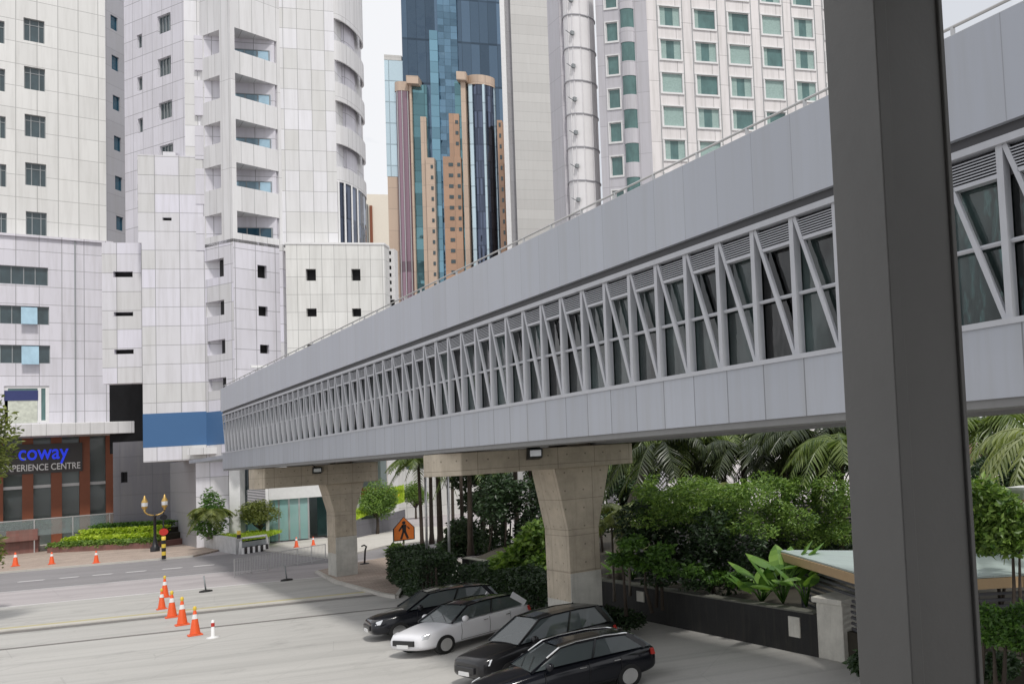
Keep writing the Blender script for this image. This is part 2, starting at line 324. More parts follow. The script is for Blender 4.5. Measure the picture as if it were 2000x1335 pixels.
# ---------------------------------------------------------------- mesh builder
class MB:
    def __init__(s): s.v = []; s.f = []; s.m = []; s.mats = []; s.mi = 0
    def mat(s, key):
        if key not in s.mats: s.mats.append(key)
        s.mi = s.mats.index(key); return s
    def face(s, pts):
        n = len(s.v); s.v.extend([tuple(p) for p in pts]); s.f.append(tuple(range(n, n+len(pts)))); s.m.append(s.mi)
    def hexa(s, p):   # p: 8 pts, bottom 0-3 ccw, top 4-7
        p = [V(q) for q in p]
        if (p[1]-p[0]).cross(p[3]-p[0]).dot(p[4]-p[0]) < 0: p = [p[i] for i in (0, 3, 2, 1, 4, 7, 6, 5)]
        n = len(s.v); s.v.extend([tuple(q) for q in p])
        for f in ((3, 2, 1, 0), (4, 5, 6, 7), (0, 1, 5, 4), (1, 2, 6, 5), (2, 3, 7, 6), (3, 0, 4, 7)):
            s.f.append(tuple(n+i for i in f)); s.m.append(s.mi)
    def box(s, x0, x1, y0, y1, z0, z1, fr=None):
        p = [(x0, y0, z0), (x1, y0, z0), (x1, y1, z0), (x0, y1, z0), (x0, y0, z1), (x1, y0, z1), (x1, y1, z1), (x0, y1, z1)]
        if fr: p = [fr(*q) for q in p]
        s.hexa(p); return s
    def prism(s, poly, z0, z1, fr=None):
        n = len(s.v); k = len(poly)
        a = 0
        for i in range(k):
            a += poly[i][0]*poly[(i+1) % k][1]-poly[(i+1) % k][0]*poly[i][1]
        if fr: a *= (V(fr(1, 0, 0))-V(fr(0, 0, 0))).cross(V(fr(0, 1, 0))-V(fr(0, 0, 0))).z
        if a < 0: poly = poly[::-1]
        for z in (z0, z1):
            for q in poly:
                p = (q[0], q[1], z); s.v.append(tuple(fr(*p)) if fr else p)
        s.f.append(tuple(n+i for i in reversed(range(k)))); s.m.append(s.mi)
        s.f.append(tuple(n+k+i for i in range(k))); s.m.append(s.mi)
        for i in range(k):
            j = (i+1) % k; s.f.append((n+i, n+j, n+k+j, n+k+i)); s.m.append(s.mi)
        return s
    def tube(s, pts, r, seg=8, cap=True):
        pts = [V(p) for p in pts]; n0 = len(s.v); k = len(pts)
        rs = r if isinstance(r, (list, tuple)) else [r]*k
        for i, p in enumerate(pts):
            t = (pts[min(i+1, k-1)]-pts[max(i-1, 0)]).normalized()
            a = t.cross(V((0, 0, 1)) if abs(t.z) < .95 else V((1, 0, 0))).normalized(); b = t.cross(a)
            for j in range(seg):
                an = 2*math.pi*j/seg; s.v.append(tuple(p+rs[i]*(math.cos(an)*a+math.sin(an)*b)))
        for i in range(k-1):
            for j in range(seg):
                q = (j+1) % seg; s.f.append((n0+i*seg+j, n0+i*seg+q, n0+(i+1)*seg+q, n0+(i+1)*seg+j)); s.m.append(s.mi)
        if cap:
            s.f.append(tuple(n0+j for j in reversed(range(seg)))); s.m.append(s.mi)
            s.f.append(tuple(n0+(k-1)*seg+j for j in range(seg))); s.m.append(s.mi)
        return s
    def beam(s, a, b, w, h, up=V((0, 0, 1))):
        a, b = V(a), V(b); t = (b-a).normalized(); x = t.cross(up).normalized(); y = x.cross(t)
        p = [a-x*w/2-y*h/2, a+x*w/2-y*h/2, a+x*w/2+y*h/2, a-x*w/2+y*h/2]
        s.hexa(p+[q+(b-a) for q in p]); return s
    def lathe(s, c, prof, seg=16):
        n0 = len(s.v); c = V(c)
        for r, z in prof:
            for j in range(seg):
                an = 2*math.pi*j/seg; s.v.append((c.x+r*math.cos(an), c.y+r*math.sin(an), c.z+z))
        for i in range(len(prof)-1):
            for j in range(seg):
                q = (j+1) % seg; s.f.append((n0+i*seg+j, n0+i*seg+q, n0+(i+1)*seg+q, n0+(i+1)*seg+j)); s.m.append(s.mi)
        return s
    def build(s, name, mat=None, parent=None, smooth=False, bevel=0):
        me = bpy.data.meshes.new(name)
        me.from_pydata(s.v, [], s.f)
        keys = s.mats or [mat]
        for k in keys: me.materials.append(M[k])
        if s.mats: me.polygons.foreach_set('material_index', s.m)
        if len(s.f) < 30000:
            uv = me.uv_layers.new(name='uv')
            dat = [0.0]*(2*len(me.loops)); i = 0
            for p in me.polygons:
                n = p.normal
                if abs(n.z) > .85: tx, ty = V((1, 0, 0)), V((0, 1, 0))
                else: tx = V((-n.y, n.x, 0)).normalized(); ty = V((0, 0, 1))
                for li in p.loop_indices:
                    co = me.vertices[me.loops[li].vertex_index].co
                    dat[2*li] = co.dot(tx); dat[2*li+1] = co.dot(ty)
            uv.data.foreach_set('uv', dat)
        if smooth: me.polygons.foreach_set('use_smooth', [True]*len(me.polygons))
        me.update()
        o = bpy.data.objects.new(name, me); COL.objects.link(o)
        if parent is not None:
            o.parent = parent; o.location = -V(parent.get('_b', (0, 0, 0)))
            if parent.type == 'EMPTY':
                o.matrix_parent_inverse = Matrix.Identity(4)
                o.location = -parent.location
            else: o.location = (0, 0, 0)
        if bevel:
            md = o.modifiers.new('bevel', 'BEVEL'); md.width = bevel; md.segments = 2; md.limit_method = 'ANGLE'
        return o
def tag(o, label=None, cat=None, group=None, kind=None):
    for k, v in (('label', label), ('category', cat), ('group', group), ('kind', kind)):
        if v: o[k] = v
    return o
def thing(name, loc, label, cat, group=None):
    o = bpy.data.objects.new(name, None); COL.objects.link(o); o.location = V(loc); o.empty_display_size = .3
    return tag(o, label, cat, group)
def copy_tree(o, parent=None):
    c = o.copy(); COL.objects.link(c); c.parent = parent
    for ch in list(o.children): copy_tree(ch, c)
    return c
# ---------------------------------------------------------------- facades
class Fac:
    """vertical plane through p along horizontal direction d; local coords u (along), w (out, towards the viewer), z"""
    def __init__(s, p, d):
        s.o = V((p[0], p[1], 0)); s.d = V((d[0], d[1], 0)).normalized(); s.n = V((s.d.y, -s.d.x, 0))
        if (CAM-s.o).dot(s.n) < 0: s.n = -s.n
    def P(s, u, w, z): return s.o+s.d*u+s.n*w+V((0, 0, z))
    def hit(s, x, y, w=0):
        d = ray(x, y); t = (s.o+s.n*w-CAM).dot(s.n)/d.dot(s.n); p = CAM+d*t
        return (p-s.o).dot(s.d), p.z
    def rect(s, x0, y0, x1, y1):
        ym, xm = (y0+y1)/2, (x0+x1)/2
        a, b = s.hit(x0, ym)[0], s.hit(x1, ym)[0]
        return (min(a, b), max(a, b), s.hit(xm, y1)[1], s.hit(xm, y0)[1])
R1 = V((math.cos(math.radians(28.4)), -math.sin(math.radians(28.4)), 0))
RW = V((math.sin(math.radians(28.4)), math.cos(math.radians(28.4)), 0))
def onplane(x, y, n, v):
    d = ray(x, y); return CAM+d*((v-CAM.dot(n))/d.dot(n))
def wall(fac, u0, u1, z0, z1, holes, mat, parent, name='wall', depth=.3, thick=.6, back=False, w=0):
    us = sorted(set([u0, u1]+[min(max(h[i], u0), u1) for h in holes for i in (0, 1)]))
    zs = sorted(set([z0, z1]+[min(max(h[i], z0), z1) for h in holes for i in (2, 3)]))
    b = MB(); flip = fac.d.cross(fac.n).z
    def q(pts):
        pts = [fac.P(p[0], p[1]+w, p[2]) for p in pts]
        b.face(pts)
    def want(pts, n):   # orient to n
        P = [fac.P(p[0], p[1]+w, p[2]) for p in pts]
        nn = (P[1]-P[0]).cross(P[2]-P[1])
        if nn.dot(n) < 0: P.reverse()
        b.face(P)
    up = V((0, 0, 1))
    for i in range(len(us)-1):
        for j in range(len(zs)-1):
            cu, cz = (us[i]+us[i+1])/2, (zs[j]+zs[j+1])/2
            if any(h[0] < cu < h[1] and h[2] < cz < h[3] for h in holes): continue
            want([(us[i], 0, zs[j]), (us[i+1], 0, zs[j]), (us[i+1], 0, zs[j+1]), (us[i], 0, zs[j+1])], fac.n)
    for h in holes:
        a, c, e, g = max(h[0], u0), min(h[1], u1), max(h[2], z0), min(h[3], z1)
        if a >= c or e >= g: continue
        want([(a, 0, e), (a, -depth, e), (a, -depth, g), (a, 0, g)], fac.d)
        want([(c, 0, e), (c, -depth, e), (c, -depth, g), (c, 0, g)], -fac.d)
        want([(a, 0, e), (c, 0, e), (c, -depth, e), (a, -depth, e)], up)
        want([(a, 0, g), (c, 0, g), (c, -depth, g), (a, -depth, g)], -up)
    t = thick
    want([(u0, 0, z0), (u0, -t, z0), (u0, -t, z1), (u0, 0, z1)], -fac.d)
    want([(u1, 0, z0), (u1, -t, z0), (u1, -t, z1), (u1, 0, z1)], fac.d)
    want([(u0, 0, z1), (u1, 0, z1), (u1, -t, z1), (u0, -t, z1)], up)
    want([(u0, 0, z0), (u1, 0, z0), (u1, -t, z0), (u0, -t, z0)], -up)
    if back: want([(u0, -t, z0), (u1, -t, z0), (u1, -t, z1), (u0, -t, z1)], -fac.n)
    return b.build(name, mat, parent)
def window(fac, h, parent, frame='frame_grey', pane='pane', mull=(), trans=(), fw=.07, depth=.22, proud=0, w=0, name='window'):
    u0, u1, z0, z1 = h; b = MB()
    def bx(a, c, e, g, w0, w1): b.box(a, c, w0+w, w1+w, e, g, fac.P)
    bx(u0, u0+fw, z0, z1, -depth, -depth+.08); bx(u1-fw, u1, z0, z1, -depth, -depth+.08)
    bx(u0+fw, u1-fw, z0, z0+fw, -depth, -depth+.078); bx(u0+fw, u1-fw, z1-fw, z1, -depth, -depth+.078)
    for m in mull:
        c = u0+(u1-u0)*m; bx(c-fw/2, c+fw/2, z0+fw, z1-fw, -depth, -depth+.076)
    for m in trans:
        c = z0+(z1-z0)*m; bx(u0+fw, u1-fw, c-fw/2, c+fw/2, -depth, -depth+.073)
    if proud:
        bx(u0-.14, u1+.14, z0-.2, z0, -.01, proud); bx(u0-.14, u0, z0, z1, -.01, proud*.8)
        bx(u1, u1+.14, z0, z1, -.01, proud*.8); bx(u0-.14, u1+.14, z1, z1+.12, -.01, proud)
    o = b.build(name, frame, parent)
    p = MB(); p.box(u0, u1, w-depth-.05, w-depth+.02, z0, z1, fac.P); p.build('pane', pane, o)
    return o
# ---------------------------------------------------------------- foliage
def leaf(b, p, size, rnd, asp=.45, up=.3):
    d = V((rnd.uniform(-1, 1), rnd.uniform(-1, 1), rnd.uniform(-.7, .6))).normalized()
    n = V((rnd.uniform(-1, 1), rnd.uniform(-1, 1), rnd.uniform(-.2, 1.3)))
    s = d.cross(n)
    if s.length < .05: return
    s.normalize(); L = size*rnd.uniform(.6, 1.25); w = L*asp; n = s.cross(d)
    p = V(p)
    b.face([p, p+d*L*.45+s*w*.5+n*L*.06, p+d*L-n*L*.08, p+d*L*.45-s*w*.5+n*L*.06])
def clump_points(clumps, n, rnd, shell=.55):
    tot = sum(c[3]*c[4]*c[5] for c in clumps)
    out = []
    for (x, y, z, a, bb, c) in clumps:
        k = int(n*(a*bb*c)/tot)+1
        for _ in range(k):
            d = V((rnd.gauss(0, 1), rnd.gauss(0, 1), rnd.gauss(0, 1))).normalized()
            r = rnd.random()**.33
            r = shell+(1-shell)*r if rnd.random() < .75 else r
            r *= rnd.uniform(.85, 1.1)
            out.append((x+d.x*a*r, y+d.y*bb*r, z+d.z*c*r))
    return out
def crown(name, clumps, n, size, mat, parent=None, seed=1, asp=.45, shell=.5):
    rnd = random.Random(seed); b = MB()
    for p in clump_points(clumps, n, rnd, shell): leaf(b, p, size, rnd, asp)
    return b.build(name, mat, parent)
def blobs(c, R, k, rnd, r0=.35, r1=.6, flat=1):
    c = V(c); out = []
    for _ in range(k):
        d = V((rnd.gauss(0, 1), rnd.gauss(0, 1), rnd.gauss(0, 1))).normalized()*rnd.random()**.4
        r = rnd.uniform(r0, r1)
        out.append((c.x+d.x*R[0]*(1-r*.6), c.y+d.y*R[1]*(1-r*.6), c.z+d.z*R[2]*(1-r*.6), R[0]*r, R[1]*r, R[2]*r*flat))
    return out
def twigs(b, base, blob, rnd, r=.05, n=None):
    for c in blob[:n]:
        mid = V(base).lerp(V(c[:3]), .5)+V((rnd.uniform(-.2, .2), rnd.uniform(-.2, .2), -.1))
        b.tube([base, mid, c[:3]], [r, r*.6, r*.25], 5)
def tree(name, base, h, R, label, cat='tree', mat='leaf', n=6000, size=.2, seed=1, trunk_r=.1, group=None, k=12, bark='bark', lean=(0, 0), low=.0):
    rnd = random.Random(seed); base = V(base)
    t = thing(name, base, label, cat, group)
    top = base+V((lean[0], lean[1], h))
    bl = blobs(top, R, k, rnd)
    fork = base.lerp(top, .62)-V((0, 0, R[2]*.25))
    b = MB(); b.tube([base-V((0, 0, .1)), base.lerp(fork, .5)+V((rnd.uniform(-.08, .08), 0, 0)), fork], [trunk_r*1.35, trunk_r, trunk_r*.75], 8)
    twigs(b, fork, bl, rnd, trunk_r*.5)
    b.build('trunk', bark, t, True)
    crown('crown', bl, n, size, mat, t, seed)
    return t
def frond(b, base, dirh, L, rise, droop, rnd, leaflets=26, ll=.55, wid=.035, hang=.5):
    base = V(base); pts = []
    for i in range(9):
        s = i/8
        pts.append(base+V((dirh.x*L*s*(1-.12*s), dirh.y*L*s*(1-.12*s), rise*s*L-droop*L*s*s)))
    b.tube(pts, [.03*(1-i/9)+.006 for i in range(9)], 4, False)
    side = V((-dirh.y, dirh.x, 0))
    for i in range(leaflets):
        s = .1+.9*i/leaflets; k = min(int(s*8), 7); p = pts[k].lerp(pts[k+1], s*8-k); t = (pts[k+1]-pts[k]).normalized()
        l = ll*math.sin(math.pi*min(1, s*.85+.12))**.6*rnd.uniform(.85, 1.1)
        for sg in (-1, 1):
            d = (side*sg*1.0+t*.65+V((0, 0, -hang*rnd.uniform(.5, 1.4)))).normalized()
            e = p+d*l; w = t*wid
            b.face([p-w, p+w, e.lerp(p, .35)+w*.9+V((0, 0, .02)), e-V((0, 0, .1*l)), e.lerp(p, .35)-w*.9])
def palm(name, base, h, L, label, mat='palm', nf=18, seed=1, r=.14, lean=(0, 0), group=None, ll=.6, bark='bark_grey', hang=.6, cat='palm tree', start=0):
    rnd = random.Random(seed); base = V(base); top = base+V((lean[0], lean[1], h))
    t = thing(name, base, label, cat, group)
    b = MB(); k = 8
    pts = [base+V((lean[0]*(i/k)**1.6, lean[1]*(i/k)**1.6, h*i/k)) for i in range(k+1)]
    b.tube(pts, [r*(1.35 if i == 0 else 1-.35*i/k) for i in range(k+1)], 9)
    b.build('trunk', bark, t, True)
    c = MB()
    for i in range(nf):
        a = start+i*2.399963+rnd.uniform(-.15, .15); e = rnd.random()
        frond(c, top, V((math.cos(a), math.sin(a), 0)), L*rnd.uniform(.8, 1.1), .15+.75*e, .75+.35*rnd.random()+(.3 if e < .25 else 0), rnd, 24, ll, .022+.008*L, hang)
    c.build('crown', mat, t)
    return t
def bigleaf(b, p, d, L, w, tilt, rnd):
    d = V((d[0], d[1], 0)).normalized(); s = V((-d.y, d.x, 0)); up = V((0, 0, 1))
    t = (d*math.cos(tilt)+up*math.sin(tilt)).normalized(); n = s.cross(t)
    prof = [(-.18, .3), (0, .75), (.2, 1), (.45, .95), (.7, .68), (.88, .33), (1, .02)]
    lft, mid, rgt = [], [], []
    for q, ww in prof:
        c = V(p)+t*L*q-n*L*.22*q*q*(1 if n.z > 0 else -1)
        mid.append(c); lft.append(c+s*w*.5*ww+n*w*.16*ww); rgt.append(c-s*w*.5*ww+n*w*.16*ww)
    for i in range(len(prof)-1):
        b.face([mid[i], mid[i+1], lft[i+1], lft[i]]); b.face([rgt[i], rgt[i+1], mid[i+1], mid[i]])
def elephant_ear(name, base, k, L, label, seed, mat='bigleaf', hh=1.2, group=None, spread=1):
    rnd = random.Random(seed); base = V(base); t = thing(name, base, label, 'plant', group); st = MB(); lf = MB()
    for i in range(k):
        a = i*2.4+rnd.uniform(-.3, .3); h = hh*rnd.uniform(.45, 1); r = spread*rnd.uniform(.2, .75)
        e = base+V((math.cos(a)*r, math.sin(a)*r, h))
        st.tube([base, base.lerp(e, .5)+V((0, 0, .12)), e], [.03, .025, .015], 5)
        bigleaf(lf, e, (math.cos(a), math.sin(a)), L*rnd.uniform(.75, 1.1), L*.62, rnd.uniform(.1, 1.25), rnd)
    st.build('stems', 'leaf', t, True); lf.build('leaves', mat, t, True)
    return t
#@@PART2
G = -1.2
rad = math.radians
# ================================================================ ground
def strip(name, v0, v1, u0, u1, z, mat, zb=None):
    b = MB()
    fr = lambda u, v, zz: R1*u+RW*v+V((0, 0, zz))
    if zb is None: b.face([fr(u0, v0, z), fr(u1, v0, z), fr(u1, v1, z), fr(u0, v1, z)])
    else: b.box(u0, u1, v0, v1, zb, z, fr)
    return tag(b.build(name, mat), kind='structure')
b = MB(); b.face([(-900, -300, G), (900, -300, G), (900, 1500, G), (-900, 1500, G)])
tag(b.build('ground', 'pave'), kind='structure')
strip('road', 71.9, 88.2, -120, 60, G+.004, 'asphalt')
strip('pavement', 88.2, 96.9, -47, -36.6, G+.13, 'brickpave', G-.3)
strip('kerb', 87.95, 88.2, -47, -36.6, G+.14, 'kerb', G-.3)
strip('far_pavement', 96.9, 140, -120, -39.5, G+.12, 'brickpave', G-.3)
strip('near_far_pavement', 88.2, 96.9, -120, -47, G+.126, 'brickpave', G-.3)
strip('west_kerb', 87.95, 88.2, -120, -47, G+.136, 'kerb', G-.3)
strip('parking_ground', -40, 51.4, -60, 60, G+.004, 'pave2')
strip('drain', 51.4, 52.2, -60, -12, G+.006, 'gutter')
strip('parking_kerb', 52.2, 52.9, -60, -14, G+.05, 'kerb', G-.1)
strip('yellow_line', 53.2, 53.75, -60, -14, G+.008, 'yellow')
strip('pale_lane', 53.75, 62.9, -60, -10, G+.004, 'pave2')
strip('lane_edge', 62.9, 63.15, -60, -10, G+.008, 'mark')
strip('lane_line', 71.9, 72.1, -60, -28, G+.012, 'mark')
strip('parking_seam', 46.4, 46.75, -60, -8, G+.01, 'gutter')
b = MB(); fr = lambda u, v, zz: R1*u+RW*v+V((0, 0, zz))
for x0, x1, y in ((45, 88, 1134), (125, 160, 1127), (195, 231, 1120), (261, 297, 1114), (330, 366, 1108), (393, 430, 1102)):
    p, q = atz(x0, y, G), atz(x1, y-3, G)
    b.box(p.dot(R1), q.dot(R1), 78.7, 78.95, G-.02, G+.014, fr)
tag(b.build('lane_dashes', 'mark'), kind='structure')
for (x, y, x1, y1) in ((408, 1148, 428, 1150), (450, 1139, 461, 1143)):
    pass
# traffic island that carries the far pier
isl = [atz(*p, G) for p in ((618, 1118), (655, 1138), (745, 1163), (775, 1168), (800, 1130), (850, 1112), (900, 1100), (840, 1090), (775, 1088), (715, 1098))]
b = MB().mat('brickpave'); b.prism([(p.x, p.y) for p in isl], G-.3, G+.15); tag(b.build('island_pavement'), kind='structure')
b = MB()
for i in range(len(isl)-4):
    p, q = isl[i], isl[i+1]; b.beam((p.x, p.y, G+.07), (q.x, q.y, G+.07), .16, .18)
tag(b.build('island_kerb', 'kerb'), kind='structure')
# far pavement with the street tree
pv = [atz(*p, G) for p in ((655, 1092), (760, 1066), (850, 1058), (1000, 1050), (1000, 1030), (780, 1030), (690, 1048), (600, 1056), (520, 1066), (500, 1074))]
b = MB(); b.prism([(p.x, p.y) for p in pv], G-.3, G+.13); tag(b.build('side_pavement', 'kerb'), kind='structure')
# raised planting ground right of the parking
b = MB(); b.prism([(16.15, -5), (16.15, 53), (22, 62), (75, 62), (75, -5)], G-.5, -.35); tag(b.build('planting_bed_soil', 'soil'), kind='structure')

# ================================================================ skybridge
BX, BW, Y0, Y1 = 9.0, 6.0, -6.0, 73.0
ZB, ZS, ZH, ZL, ZF, ZT = 5.58, 6.62, 7.66, 9.05, 9.2, 10.66
br = thing('skybridge', (BX+BW/2, 34, 0), 'long grey panelled elevated footbridge with louvred slanting window bays crossing the whole view', 'footbridge')
b = MB(); b.box(BX-.14, BX, Y0, Y1, ZF, ZT); b.box(BX+BW, BX+BW+.14, Y0, Y1, ZF, ZT); b.build('upper_fascia', 'bridge_clad', br)
b = MB(); b.box(BX-.10, BX, Y0, Y1, ZB, ZS-.08); b.box(BX+BW, BX+BW+.1, Y0, Y1, ZB, ZS-.08); b.build('lower_fascia', 'bridge_low', br)
b = MB(); b.box(BX-.13, BX+.02, Y0, Y1+.05, ZS-.08, ZS); b.box(BX+BW-.02, BX+BW+.22, Y0, Y1+.05, ZS-.08, ZS); b.build('sill', 'bridge_steel', br)
b = MB(); b.box(BX+.002, BX+BW-.002, Y0, Y1, ZB+.06, ZS-.1); b.build('floor_slab', 'bridge_under', br)
b = MB(); b.box(BX-.06, BX+1.5, Y0, Y1, ZB-.12, ZB+.055); b.box(BX+BW-1.5, BX+BW+.06, Y0, Y1, ZB-.12, ZB+.055); b.build('edge_beam', 'bridge_under', br)
b = MB(); b.box(BX+.002, BX+BW-.002, Y0, Y1, ZF+.1, ZT-.15); b.build('roof_slab', 'bridge_under', br)
b = MB(); b.box(BX-.06, BX+.12, Y0, Y1, ZL, ZF+.1); b.box(BX+BW-.12, BX+BW+.06, Y0, Y1, ZL, ZF+.1); b.build('shadow_gap', 'bridge_dark', br)
b = MB(); b.box(BX-.1, BX+.06, Y0, Y1, ZL-.1, ZL); b.box(BX+BW-.06, BX+BW+.1, Y0, Y1, ZL-.1, ZL); b.build('head_rail', 'bridge_steel', br)
b = MB()
for X in (BX-.05,):
    b.tube([(X, Y0, ZT+.17), (X, Y1, ZT+.17)], .022, 6)
    b.box(X-.03, X+.03, Y0, Y1, ZT+.002, ZT+.045)
    for i in range(46): b.box(X-.02, X+.02, Y0+.4+i*1.72, Y0+.46+i*1.72, ZT, ZT+.17)
b.build('roof_edge_bar', 'steel', br)
b = MB(); b.tube([(BX+.03, Y0, ZH), (BX+.03, Y1, ZH)], .035, 6); b.build('handrail', 'bridge_steel', br)
b = MB(); b.box(BX+.10, BX+.115, Y0, Y1, ZS, ZL-.1); b.build('glazing', 'bridge_glass', br)
b = MB(); b.box(BX+BW-.115, BX+BW-.10, Y0, Y1, ZS, ZL-.1); b.build('far_glazing', 'bridge_glass', br)
bay = 1.175; ys = [7.49+bay*i for i in range(-9, 56)]
ys = [y for y in ys if Y0 < y < Y1-.1]
def part(name, mb, mat, smooth=False): return mb.build(name, mat, br, smooth)
post = louv = diag = None
base = ys[12]
for k, y in enumerate(ys):
    def inst(proto, build):
        if proto is None: return build(), True
        c = proto.copy(); COL.objects.link(c); c.parent = br; c.location = proto.location+V((0, y-ys[0], 0)); return c, False
    if post is None:
        m = MB()
        m.box(BX-.055, BX+.08, y-.06, y+.06, ZS, ZL-.1)
        post = m.build('post', 'bridge_steel', br)
        m = MB(); m.beam((BX-.02, y+bay-.09, ZL-.1), (BX-.02, y+.08, ZS), .085, .06, V((1, 0, 0))); diag = m.build('brace', 'bridge_steel', br)
        m = MB(); zt, zb = ZL-.1, 8.57
        for i in range(9):
            z = zt-.03-(zt-zb)*i/9; s = (ZL-.1-z)/(ZL-.1-ZS); ye = y+bay-.09-(bay-.17)*s-.04
            m.hexa([(BX+.02, y+.05, z-.045), (BX-.05, y+.05, z-.06), (BX-.05, ye, z-.06), (BX+.02, ye, z-.045), (BX+.08, y+.05, z-.012), (BX-.04, y+.05, z-.04), (BX-.04, ye, z-.04), (BX+.08, ye, z-.012)])
        z = zb; s = (ZL-.1-z)/(ZL-.1-ZS); m.box(BX-.05, BX+.07, y+.05, y+bay-.09-(bay-.17)*s-.04, z-.05, z)
        louv = m.build('louvre', 'bridge_steel', br)
        m = MB(); m.box(BX+.085, BX+.095, y+.05, y+bay-.06, 8.56, ZL-.1); back = m.build('louvre_back', 'bridge_dark', br)
    else:
        for pr in (post, diag, louv, back):
            c = pr.copy(); COL.objects.link(c); c.parent = br; c.location = pr.location+V((0, y-ys[0], 0))
m = MB()
for y in ys[::2]: m.box(BX+BW-.1, BX+BW+.05, y-.07, y+.07, ZS, ZL-.1)
for y in ys[::2]: m.beam((BX+BW, y+bay*2-.09, ZL-.1), (BX+BW, y+.08, ZS), .09, .14, V((1, 0, 0)))
m.tube([(BX+BW-.02, Y0, ZH), (BX+BW-.02, Y1, ZH)], .035, 6)
m.build('far_side_frame', 'bridge_steel', br)
m = MB()
for y in ys[::2]: m.box(BX+.15, BX+BW-.15, y-.06, y+.06, ZF-.22, ZF+.1)
m.build('ceiling_ribs', 'bridge_steel', br)
m = MB(); m.box(BX+.16, BX+BW-.16, Y0, Y1, ZS-.095, ZS-.06); m.build('floor_finish', 'interior', br)
m = MB()
for X in (BX+.35, BX+BW-.35):
    m.tube([(X, Y0, ZS+.85), (X, Y1-.3, ZS+.85)], .03, 6); m.tube([(X, Y0, ZS+.45), (X, Y1-.3, ZS+.45)], .02, 6)
    for y in ys[::2]: m.tube([(X, y, ZS-.06), (X, y, ZS+.85)], .02, 5)
m.build('inner_handrails', 'steel', br)
m = MB()
for i in range(26): m.box(BX+2.9, BX+3.1, Y0+1+i*3, Y0+2.2+i*3, ZF-.02, ZF+.1)
m.build('ceiling_lamp', 'frame_white', br)
m = MB(); m.box(BX+.8, BX+BW, Y1+.01, 96, ZS-.3, ZS-.06); m.box(BX+.3, BX+.8, Y1+.01, Y1+20, ZS-.34, ZS-.1); m.build('end_link_slab', 'bridge_low', br)
m = MB(); m.box(BX+.12, BX+BW-.12, Y1-.2, Y1-.05, ZS, ZF+.1); m.build('end_wall', 'bridge_under', br)
# ---------------------------------------------------------------- piers
def pier(Y, label, cap_b, capx0, capx1, zbase, X0=12.6, X1=13.62):
    t = thing('concrete_pier', ((X0+X1)/2, Y+1, zbase), label, 'bridge pier', 'hammerhead piers under the footbridge')
    m = MB(); ztop = ZB-.14
    m.prism([(capx0, Y+.5), (capx0+.35, Y-.25), (capx1, Y-.25), (capx1, Y+2.2), (capx0, Y+2.2)], cap_b, ztop)
    m.build('cap_beam', 'conc', t, bevel=.03)
    m = MB(); y0, y1 = Y, Y+1.95; zk = 2.65; e = .045
    def sec(a, c, z): return [(a, y0, z), (c, y0, z), (c, y1, z), (a, y1, z)]
    lv = [(X0, X1, zbase), (X0-.02, X1, 1.25), (X0-.04, X1-.02, zk), (X0-.42, X1+.42, cap_b)]
    for i in range(3):
        m.hexa(sec(*lv[i])+sec(*lv[i+1]))
    # raised pour band above the foot
    m.build('shaft', 'conc', t, bevel=.02)
    m = MB(); m.box(X0-.012, X1+.012, y0-.012, y1+.012, zbase, 1.2); m.build('foot', 'conc_base', t, bevel=.02)
    m = MB().mat('conc'); m.box(X0+.1, X1-.1, y0+.2, y1-.2, ztop, ZB+.06); m.build('bearing', None, t)
    return t
P1 = pier(30.3, 'tall flared concrete pier standing among parked cars and shrubs', 4.73, 8.95, 14.78, G)
P2 = pier(62.3, 'darker flared concrete pier on the road island, the farther of the two', 4.3, 9.0, 14.7, G)
def flood(x, y, Y, label):
    p = aty(x, y, Y); t = thing('floodlight', p, label, 'lamp', 'floodlights fixed on the pier caps')
    m = MB(); m.hexa([p+V(q) for q in ((-.22, -.1, -.14), (.22, -.1, -.14), (.2, .12, -.2), (-.2, .12, -.2), (-.22, -.14, .14), (.22, -.14, .14), (.2, .08, .2), (-.2, .08, .2))])
    m.build('housing', 'black', t)
    m = MB(); m.box(p.x-.17, p.x+.17, p.y-.135, p.y-.11, p.z-.09, p.z+.11); m.build('lens', 'lamp_glass', t)
    m = MB(); m.tube([p+V((0, .1, .1)), p+V((-.5, .12, .75))], .025, 6); m.tube([p+V((0, .1, 0)), p+V((0, .3, 0))], .02, 6); m.build('bracket', 'black', t)
flood(1043, 885, 29.9, 'small floodlight on the cap of the near pier')
flood(619, 918, 61.9, 'small floodlight on the cap of the far pier')
# ---------------------------------------------------------------- foreground pillar and the unseen covered walk added to shade it
q = ray(1744, 667); cx, cy = 1.80, 1.80*q.y/q.x
t = thing('steel_pillar', (cx+.14, cy+.14, 3.6), 'dark grey square steel pillar close to the viewer, rising in front of the footbridge', 'pillar')
S = .31; Dp = .245
m = MB()
m.box(cx, cx+.052, cy, cy+Dp, 3.6, 7.15); m.box(cx+S-.02, cx+S, cy, cy+Dp, 3.6, 7.15); m.build('flange', 'pillar', t, bevel=.004)
m = MB(); m.box(cx+.052, cx+S-.02, cy+.012, cy+Dp-.03, 3.6, 7.15); m.build('web', 'pillar', t)
wk = thing('shade_walkway', (-3, -1, 3.6), 'unseen covered walkway added around the viewpoint to shade the dark pillar', 'walkway')
m = MB(); m.box(-9, 2.6, -4, 2.2, 3.4, 3.598); m.build('floor', 'bridge_under', wk)
m = MB(); m.box(-9, 2.6, -4, 2.2, 7.152, 7.35); m.build('roof', 'bridge_under', wk)
m = MB(); m.box(-9, 2.6, -4.2, -4.002, 3.4, 7.35); m.build('back_wall', 'bridge_under', wk)  # unseen wall, added to darken the pillar

